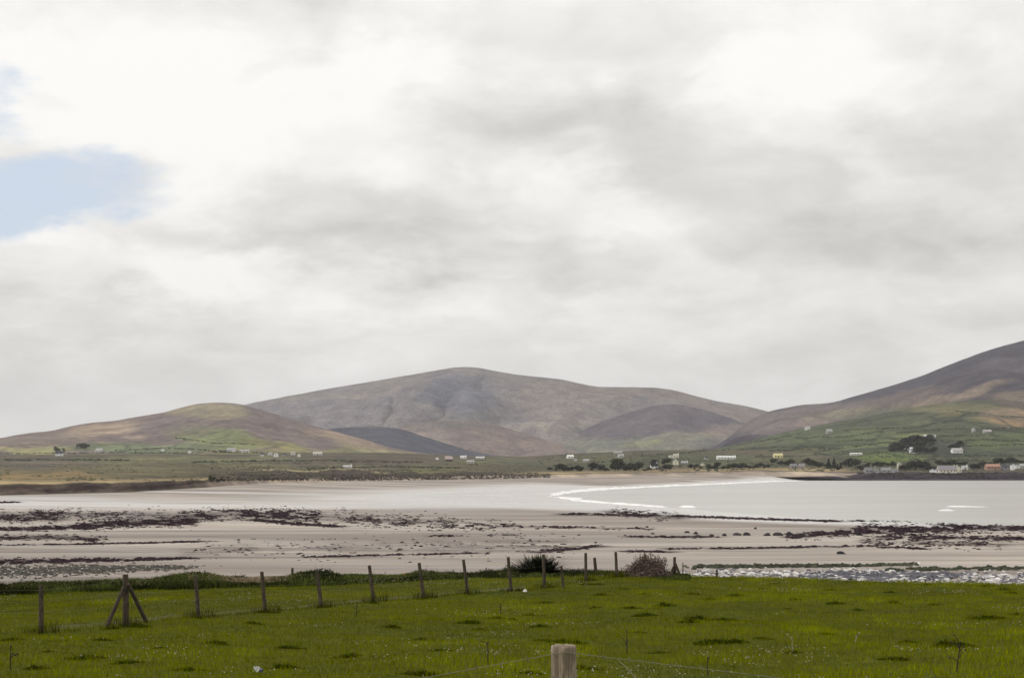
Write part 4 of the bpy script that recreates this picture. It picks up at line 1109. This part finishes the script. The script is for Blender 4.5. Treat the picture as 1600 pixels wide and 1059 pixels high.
H = [  # label, px, ybase, w, h, wall, roof, yaw, roof share, gable
    ('white cottage with dark roof alone at the far left above the dunes', 92, 712, 11, 8, WH, SL, 8, .45),
    ('pale grey farmhouse right of the far left cottage among green fields', 155, 706, 11, 6, (.5, .5, .5), LR, -12, .5),
    ('tiny white house below the green hill field, left one of two', 254, 705, 5, 5, WH, LR, 20, .4, True),
    ('tiny white house on the lane below the green hill field, right one of two', 296, 708, 5, 5, WH, LR, 0, .35, True),
    ('long white bungalow below the bright green hillside field', 361, 705, 13, 5.5, WH, LR, 6, .35),
    ('low pale bungalow just right of the long white one', 382, 706.5, 14, 4.5, (.66, .65, .6), LR, -5, .4),
    ('small dark roofed cottage at the left end of the hill foot row', 409, 712, 6, 5, WH, SL, 10, .5),
    ('small cream cottage second in the hill foot row', 422, 711, 6, 4.5, (.66, .64, .58), LR, -10, .4),
    ('brightest white house in the row at the foot of the left hill', 431, 713.5, 6.5, 6.5, WH, LR, 0, .3, True),
    ('grey stone cottage in the middle of the hill foot row', 444, 712, 5, 4, (.42, .42, .4), SL, 15, .45),
    ('white cottage with grey roof right of the stone cottage', 458, 710.5, 6, 5, (.7, .68, .62), LR, -14, .4),
    ('narrow cream house with gable front in the hill foot row', 467, 713.5, 4.5, 5.5, CR, LR, 0, .35, True),
    ('long grey farmhouse with pale roof ending the hill foot row', 496, 711.5, 14, 6, (.56, .54, .5), (.5, .47, .43), 4, .5),
    ('long low white house on its own out on the dark plain', 543, 730.5, 13, 4, WH, (.55, .54, .52), 0, .35),
    ('small white house left of the pink roofed one under the dark hill', 683, 718, 5, 4.5, WH, LR, 0, .35, True),
    ('dark walled house with a pinkish roof under the dark hill', 701, 720.5, 11, 8.5, (.11, .10, .09), (.45, .37, .35), 5, .55),
    ('bright white bungalow right of the pink roofed house', 724, 716, 9, 4.5, WH, (.66, .66, .66), -8, .4),
    ('pale bungalow in front of and below the two white bungalows', 735, 723, 11, 4.5, (.62, .62, .6), LR, 6, .4),
    ('long low white bungalow at the right end under the dark hill', 750, 716.5, 13, 3.5, WH, (.6, .6, .6), 0, .4),
    ('bright white house alone on the slope above the tree belt', 891, 716, 10, 6, WH, (.8, .78, .7), 18, .45),
    ('tiny grey shed below the bright white house', 899, 721, 4.5, 4, GR, LR, 0, .4),
    ('grey cottage right of the tiny shed above the trees', 916, 721.5, 9, 4.5, (.45, .45, .44), LR, -10, .45),
    ('long pale house on the upper lane left of the cream group', 966, 708, 13, 3.5, (.55, .55, .52), LR, 0, .4),
    ('pale house just below the long one on the upper lane', 970, 714.5, 9, 5.5, (.6, .6, .58), LR, 15, .45),
    ('tiny white house at the right edge of the darkest trees', 997, 727, 5, 4.5, WH, LR, 0, .4, True),
    ('white house under a big black roof behind the dunes', 1022, 731.5, 11, 9, WH, (.03, .03, .035), 8, .55),
    ('cream cottage on the left in the upper pair of cream houses', 1049, 716.5, 7, 5.5, CR, LR, 10, .4),
    ('taller cream cottage on the right in the upper cream pair', 1056.5, 714.5, 8, 6, CR, (.5, .48, .4), -6, .4),
    ('tall cream house with gable front beneath the upper pair', 1056, 726, 8, 9, CR, LR, 0, .35, True),
    ('low grey extension house right of the tall cream gable', 1070, 724, 10, 4, (.52, .54, .54), LR, -12, .5),
    ('tiny cream cottage by the dark tree right of the cream group', 1098, 727, 5, 4, CR, LR, 0, .4, True),
    ('small pale cottage above the tiny cream one', 1104, 717.5, 6, 4, (.62, .62, .6), SL, 12, .5),
    ('long white row of holiday homes on the green slope', 1135, 717, 29, 5.5, WH, (.68, .68, .66), 3, .4),
    ('yellow bungalow left of the village above the trees', 1216, 715, 14, 7, YL, (.62, .57, .32), 4, .4),
    ('white cottage high on the mountain side at the edge of the moor', 1262, 671, 8, 5, WH, LR, -8, .4),
    ('grey farmhouse high on the slope right of the white moor cottage', 1296, 677, 9, 7, (.42, .39, .38), LR, 10, .5),
    ('long pale shed on the lane between bright green fields', 1338, 711, 18, 4, (.62, .6, .58), (.6, .58, .56), 0, .4, False, 'shed', 'barn'),
    ('long white roofed barn in the dark grove', 1420, 702.5, 12, 4, (.5, .52, .55), (.66, .68, .72), 0, .5, False, 'barn', 'barn'),
    ('white house just below the barn in the dark grove', 1426.5, 707.5, 10, 5, WH, (.5, .5, .52), -6, .4),
    ('long grey shed above the dark grove on the hillside', 1453, 683.5, 18, 5, (.42, .42, .42), (.55, .54, .54), 0, .5, False, 'shed', 'barn'),
    ('white house with dark trees behind it halfway up the slope', 1496, 707.5, 16, 8, WH, (.42, .40, .38), 6, .45),
    ('small grey hut high on the slope below the brown moor', 1522, 674.5, 5, 6, (.42, .40, .40), LR, 20, .5, True),
    ('low grey farmhouse right of the high hut', 1543, 676, 12, 5, (.40, .38, .38), (.42, .40, .40), 0, .45),
    ('grey slated house at the left end of the village shore', 1357, 739, 12, 9, (.34, .33, .33), (.20, .195, .205), 10, .5),
    ('grey gabled house second along the village shore', 1369, 738.5, 9, 9, (.40, .39, .38), (.20, .19, .20), 0, .5, True),
    ('long grey slated terrace third along the village shore', 1385, 738, 15, 8, (.36, .35, .35), (.26, .25, .26), -6, .5),
    ('grey cottage right of the slated terrace', 1399, 739, 9, 7, (.42, .41, .40), (.22, .21, .22), 12, .5),
    ('narrow cream house standing above the grey cottages', 1406, 731, 6, 9, (.62, .61, .5), LR, 0, .35, True),
    ('small cream cottage left of a pair among village trees', 1434, 733, 5, 5, CR, SL, 0, .4, True),
    ('small cream cottage right of a pair among village trees', 1441, 733, 5, 5.5, CR, SL, 0, .4, True),
    ('small white house left of two beside the big cream house', 1457, 737.5, 5, 6, WH, SL, 0, .4, True),
    ('small white house touching the left end of the big cream house', 1464, 738, 6, 7, WH, SL, 0, .4, True),
    ('big cream house with long grey slate roof on the shore', 1480, 738.5, 27, 11.5, CR, (.26, .24, .26), 3, .6),
    ('cream gabled wing at the right end of the big cream house', 1497, 738, 11, 11, CR, (.30, .28, .29), 0, .55, True),
    ('white cottage between the big cream house and a grey one', 1508, 733, 9, 6, WH, LR, -6, .4),
    ('dark grey house right of the white cottage on the shore', 1521, 732.5, 10, 8, (.22, .25, .25), SL, 8, .45),
    ('long terracotta terrace on the shore at the right', 1552, 734, 21, 9.5, PK, (.42, .25, .19), 2, .35),
    ('grey blue house right of the terracotta terrace', 1571, 734, 10, 9, (.30, .30, .36), SL, 0, .45),
    ('tall narrow white house near the right edge', 1583, 734, 5, 11, WH, SL, 0, .3, True),
    ('small white house right of the tall narrow one', 1590, 731.5, 6, 6, WH, LR, 0, .4, True),
    ('grey house at the right edge of the village', 1598, 731, 8, 7, (.42, .43, .42), LR, 0, .45),
    ('grey stone house behind the tan dunes left of the conifers', 1240, 731, 10, 7, (.30, .285, .29), (.24, .23, .24), 8, .5),
    ('pinkish stone house between dunes and trees left of the conifers', 1253, 732, 9, 8, (.36, .30, .29), (.26, .24, .24), -8, .5)]
for row in H:
    lab, x, yb, w, hh, wl, rf, yw, fr = row[:9]; gb = row[9] if len(row) > 9 else False
    house(lab, x, yb, w, hh * .97, wl, rf, yw, fr, gb, *(row[10:12] if len(row) > 10 else ()))

# ------------------------------------------------------------------ trees of the far shore
def leafy(kind, seed, col):
    rr = np.random.default_rng(seed); n = 520
    if kind == 'fir':
        z = rr.random(n) ** 1.1; r = (1 - z) * .26 * rr.uniform(.4, 1.15, n) * (1 + .35 * np.sin(z * 26)); th = rr.uniform(0, 6.283, n); c = np.stack([r * np.cos(th), r * np.sin(th), .08 + .92 * z], -1); l = .10
    else:
        lob = rr.normal(0, 1, (9, 3)) * [.26, .26, .15] + [0, 0, .62]; k = rr.integers(0, 9, n); d = rr.normal(0, 1, (n, 3)); d /= np.linalg.norm(d, axis=1)[:, None]
        c = lob[k] + d * (rr.uniform(.5, 1, n) ** .5 * (.22 + .06 * (k % 3)))[:, None] * [1.1, 1.1, .9]; c[:, 2] = np.clip(c[:, 2], .16, 1.05); l = .13
    u = rr.normal(0, 1, (n, 3)); u /= np.linalg.norm(u, axis=1)[:, None]; v = np.cross(u, rr.normal(0, 1, (n, 3))); v /= np.linalg.norm(v, axis=1)[:, None]
    l = (l * rr.uniform(.6, 1.3, n))[:, None]
    V = np.stack([c - u * l * .6, c + v * l * .7, c + u * l * .6, c - v * l * .7], 1)
    cc = np.asarray(col) * rr.uniform(.5, 1.6, (n, 1))
    me = mesh_np('crown', V.reshape(-1, 3), np.arange(n * 4).reshape(-1, 4), M_blade, {'cover': ('c', np.repeat(cc[:, None], 4, 1).reshape(-1, 3))}, False)
    sg = [([(0, 0, -.08), (.01, 0, .3), (0, .01, .75 if kind == 'fir' else .55)], (.035, .026, .01))]
    if kind != 'fir':
        for _ in range(5):
            an = rr.uniform(0, 6.28); sg.append(([(0, 0, .3), (.12 * math.cos(an), .12 * math.sin(an), .45), (.26 * math.cos(an), .26 * math.sin(an), .66)], (.018, .012, .006)))
    return me, tubes('trunk', sg, M_bark, 5)


TK = {'round': [leafy('round', 71, (.042, .045, .034)), leafy('round', 72, (.052, .050, .042)), leafy('round', 75, (.062, .066, .042))], 'fir': [leafy('fir', 73, (.034, .040, .034)), leafy('fir', 74, (.040, .046, .034))],
      'bush': [leafy('round', 76, (.07, .068, .05)), leafy('round', 77, (.085, .09, .055))]}
_tn = [0]


def tree(kind, px, yb, hpx, label, group, wide=1., name='broadleaf_tree', cat='tree'):
    h = terrain_hit(px, yb)
    if h is None: return
    _tn[0] += 1; cr, tr = TK[kind][_tn[0] % len(TK[kind])]; s = hpx / F * h[1]
    o = link(name, None, label=label, cat=cat, group=group, loc=h, rz=_tn[0] * 2.1); o.scale = (s * wide, s * wide, s)
    link('trunk', tr, o); link('crown', cr, o)


def grove(kind, x0, x1, y0, y1, n, hmin, hmax, label, group, wide=1., **kw):
    for k in range(n):
        x = x0 + (x1 - x0) * (k + RNG.uniform(.1, .9)) / n; tree(kind, x, y0 + (y1 - y0) * (k + .5) / n + RNG.uniform(-2.2, 1), hmin * .7 + (hmax * 1.1 - hmin * .7) * RNG.random() ** 1.3, (ORD[k] + ' from left, ' + label) if n > 1 else label, group, wide * RNG.uniform(.9, 1.3), **kw)


grove('round', 858, 896, 737, 737, 6, 7, 14, 'dark tree in the belt below the bright white house', 'trees in the belt behind the dunes', 1.0)
grove('round', 899, 908, 737, 736.5, 2, 7, 9, 'dark tree in the short clump right of that belt', 'trees in the short clump behind the dunes')
grove('round', 920, 950, 736, 736, 5, 6, 11, 'dark tree in the middle clump behind the dunes', 'trees in the middle clump behind the dunes')
grove('round', 958, 1000, 736, 735.5, 8, 9, 16, 'big tree in the clump left of the black roofed house', 'trees in the darkest clump behind the dunes', 1.05)
grove('round', 1004, 1050, 735.5, 735, 8, 4, 8, 'low dark tree around the black roofed house', 'trees round the black roofed house', 1.2)
grove('round', 1018, 1045, 726, 725, 4, 5, 9, 'dark tree behind the black roofed house', 'trees behind the black roofed house')
grove('round', 1075, 1100, 733, 733, 4, 4, 7, 'low dark tree below the cream houses', 'trees below the cream houses', 1.2)
grove('round', 1103, 1122, 734, 733, 4, 8, 13, 'dark tree in the clump right of the cream cottage', 'trees right of the tiny cream cottage', 1.1)
grove('round', 1125, 1205, 733, 731, 13, 5, 9, 'low tree in the straggling line left of the yellow bungalow', 'trees left of the yellow bungalow', 1.2)
grove('round', 1202, 1236, 722, 729, 6, 6, 11, 'dark tree close below the yellow bungalow', 'trees below the yellow bungalow', 1.1)
grove('round', 1258, 1292, 728, 731, 6, 6, 10, 'grey green tree between pinkish house and conifers', 'trees left of the conifers', 1.1)
grove('fir', 1292, 1314, 734, 734, 5, 13, 18, 'tall narrow conifer in the row behind the tan dunes', 'conifers behind the tan dunes', 1.0, name='conifer_tree')
grove('round', 1318, 1340, 729, 731, 4, 9, 13, 'broad dark tree right of the conifers', 'broad trees right of the conifers', 1.2)
grove('round', 1342, 1352, 734, 735, 3, 5, 8, 'low dark tree left of the grey slated houses', 'trees left of the grey slated houses', 1.2)
grove('round', 1350, 1402, 730, 729, 9, 6, 10, 'dark tree behind the grey slated houses', 'trees behind the grey slated houses', 1.1)
grove('round', 1408, 1462, 735, 735, 12, 7, 13, 'dark tree standing among the small cream cottages', 'trees among the small cream cottages', 1.1)
grove('round', 1462, 1510, 727, 727, 8, 5, 9, 'dark tree behind the big cream house', 'trees behind the big cream house', 1.2)
grove('round', 1515, 1545, 732, 732, 5, 6, 10, 'dark tree left of the terracotta terrace', 'trees left of the terracotta terrace', 1.1)
grove('round', 1545, 1600, 726, 725, 9, 6, 10, 'dark tree behind the terracotta terrace', 'trees behind the terracotta terrace', 1.1)
grove('round', 1388, 1412, 706, 704, 7, 6, 10, 'dark tree on the left side of the hillside grove', 'trees on the left of the hillside grove', 1.1)
grove('round', 1410, 1462, 696, 692, 11, 7, 12, 'dark tree above the barn in the hillside grove', 'trees above the barn', 1.1)
grove('round', 1392, 1460, 700, 697, 12, 5, 10, 'dark tree in the heart of the hillside grove', 'trees in the heart of the hillside grove', 1.1)
grove('round', 1430, 1462, 708, 708, 7, 6, 10, 'dark tree below the white house of the hillside grove', 'trees low in the hillside grove', 1.1)
grove('round', 1486, 1502, 702, 700, 4, 6, 9, 'dark tree directly behind the house halfway up the slope', 'trees behind the house halfway up')
grove('bush', 118, 136, 699, 703, 4, 4, 8, 'tree in the shelter belt on the far left hillside', 'shelter belt on the left hill', .9)
grove('bush', 326, 352, 753, 752, 6, 5, 8.5, 'dark thorn bush on the bank where the sand cliff ends', 'thorn bushes on the bank', 1.1, name='thorn_bush', cat='bush')
grove('bush', 84, 100, 706, 707, 3, 5, 7, 'dark bush round the far left cottage', 'bushes round the far left cottage', 1.1, name='thorn_bush', cat='bush')

# scrub and rough hedges of the plain and slopes, one mass
P0, R0, C0 = [], [], []


def strew(n, x0, x1, y0, y1, r0, r1, col, thr=-1., sx=60., sy=4., seed=0):
    for _ in range(n):
        x = RNG.uniform(x0, x1); y = RNG.uniform(y0, y1)
        if fbm(x / sx, y / sy, 500 + seed, 3) < thr: continue
        h = terrain_hit(x, y)
        if h is None: continue
        s = RNG.uniform(r0, r1); P0.append(h); R0.append((s * 1.5, s * 1.2, s * .8)); C0.append(np.array(col) * RNG.uniform(.6, 1.4))


strew(2600, 330, 860, 722, 750, .35, 1.0, (.095, .085, .065), -.04, 70, 3, 1)
strew(1500, 330, 860, 741, 750, .35, .9, (.065, .056, .05), -.2, 70, 3, 2)
strew(1800, -80, 400, 712, 751, .3, .8, (.15, .14, .085), .0, 60, 3, 3)
strew(1100, 1340, 1640, 738, 747, .4, 1.3, (.05, .045, .045), -.1, 40, 3, 5)
strew(2400, 840, 1640, 708, 736, .5, 1.5, (.075, .077, .058), -.03, 60, 4, 4)


def hedge(pts, n, r, col):
    p = np.array(pts, float)
    for _ in range(n):
        s = RNG.uniform(0, len(p) - 1.001); i = int(s); f = s - i
        h = terrain_hit(p[i, 0] * (1 - f) + p[i + 1, 0] * f, p[i, 1] * (1 - f) + p[i + 1, 1] * f + .9 * float(fbm(np.array(s * 9.), np.array(p[0, 1]), 77, 3)) * 2 + RNG.normal(0, .4))
        if h is None: continue
        q = r * RNG.uniform(.6, 1.4); P0.append(h); R0.append((q * 1.5, q * 1.2, q)); C0.append(np.array(col) * RNG.uniform(.6, 1.4))


HC = (.065, .072, .05)
for pts in ([(0, 709), (90, 708), (200, 707), (300, 708)], [(180, 704), (260, 700), (360, 705)], [(270, 683), (330, 692), (400, 694)], [(330, 706), (420, 708)], [(0, 719), (200, 719)], [(300, 722), (420, 720), (560, 719)], [(520, 721), (660, 722)],
            [(480, 733), (600, 729), (720, 731)], [(1000, 712), (1100, 705), (1180, 700)], [(1160, 702), (1200, 699), (1290, 700)], [(1200, 704), (1300, 702), (1360, 695), (1420, 687)], [(1270, 710), (1360, 708), (1420, 703)], [(1320, 672), (1420, 668), (1480, 659)],
            [(1400, 676), (1470, 671), (1600, 668)], [(1470, 690), (1540, 687), (1600, 688)], [(1500, 697), (1600, 694)], [(1390, 686), (1470, 681), (1560, 680)], [(1500, 712), (1600, 712)], [(1230, 684), (1320, 682), (1380, 674)], [(1300, 690), (1370, 687)],
            [(1540, 670), (1600, 671)], [(1480, 640), (1560, 650), (1600, 652)], [(1060, 709), (1180, 690), (1240, 681)], [(1420, 718), (1540, 719)], [(1180, 714), (1260, 712)]):
    hedge(pts, int(.75 * (pts[-1][0] - pts[0][0])), 1.15, HC)
blobs('scrub', np.array(P0), np.array(R0), np.clip(np.array(C0), .01, 1), M_scrub, .35, kind='stuff', label='dark scrub and hedge banks over the far plain and slopes')

# ------------------------------------------------------------------ air
M = bpy.data.materials.new('air'); M.use_nodes = True; nt = M.node_tree; nt.nodes.clear()
out = nt.nodes.new('ShaderNodeOutputMaterial'); pv = nt.nodes.new('ShaderNodeVolumePrincipled')
pv.inputs['Color'].default_value = (.90, .92, .96, 1); pv.inputs['Density'].default_value = 4.6e-5; pv.inputs['Anisotropy'].default_value = 0.
nt.links.new(pv.outputs[0], out.inputs['Volume'])
hm = boxes([(-9600, -9600, -2.5, 9600, 13500, 760)], M, 'haze')
link('haze', hm, kind='stuff', label='thin pale haze filling the air')
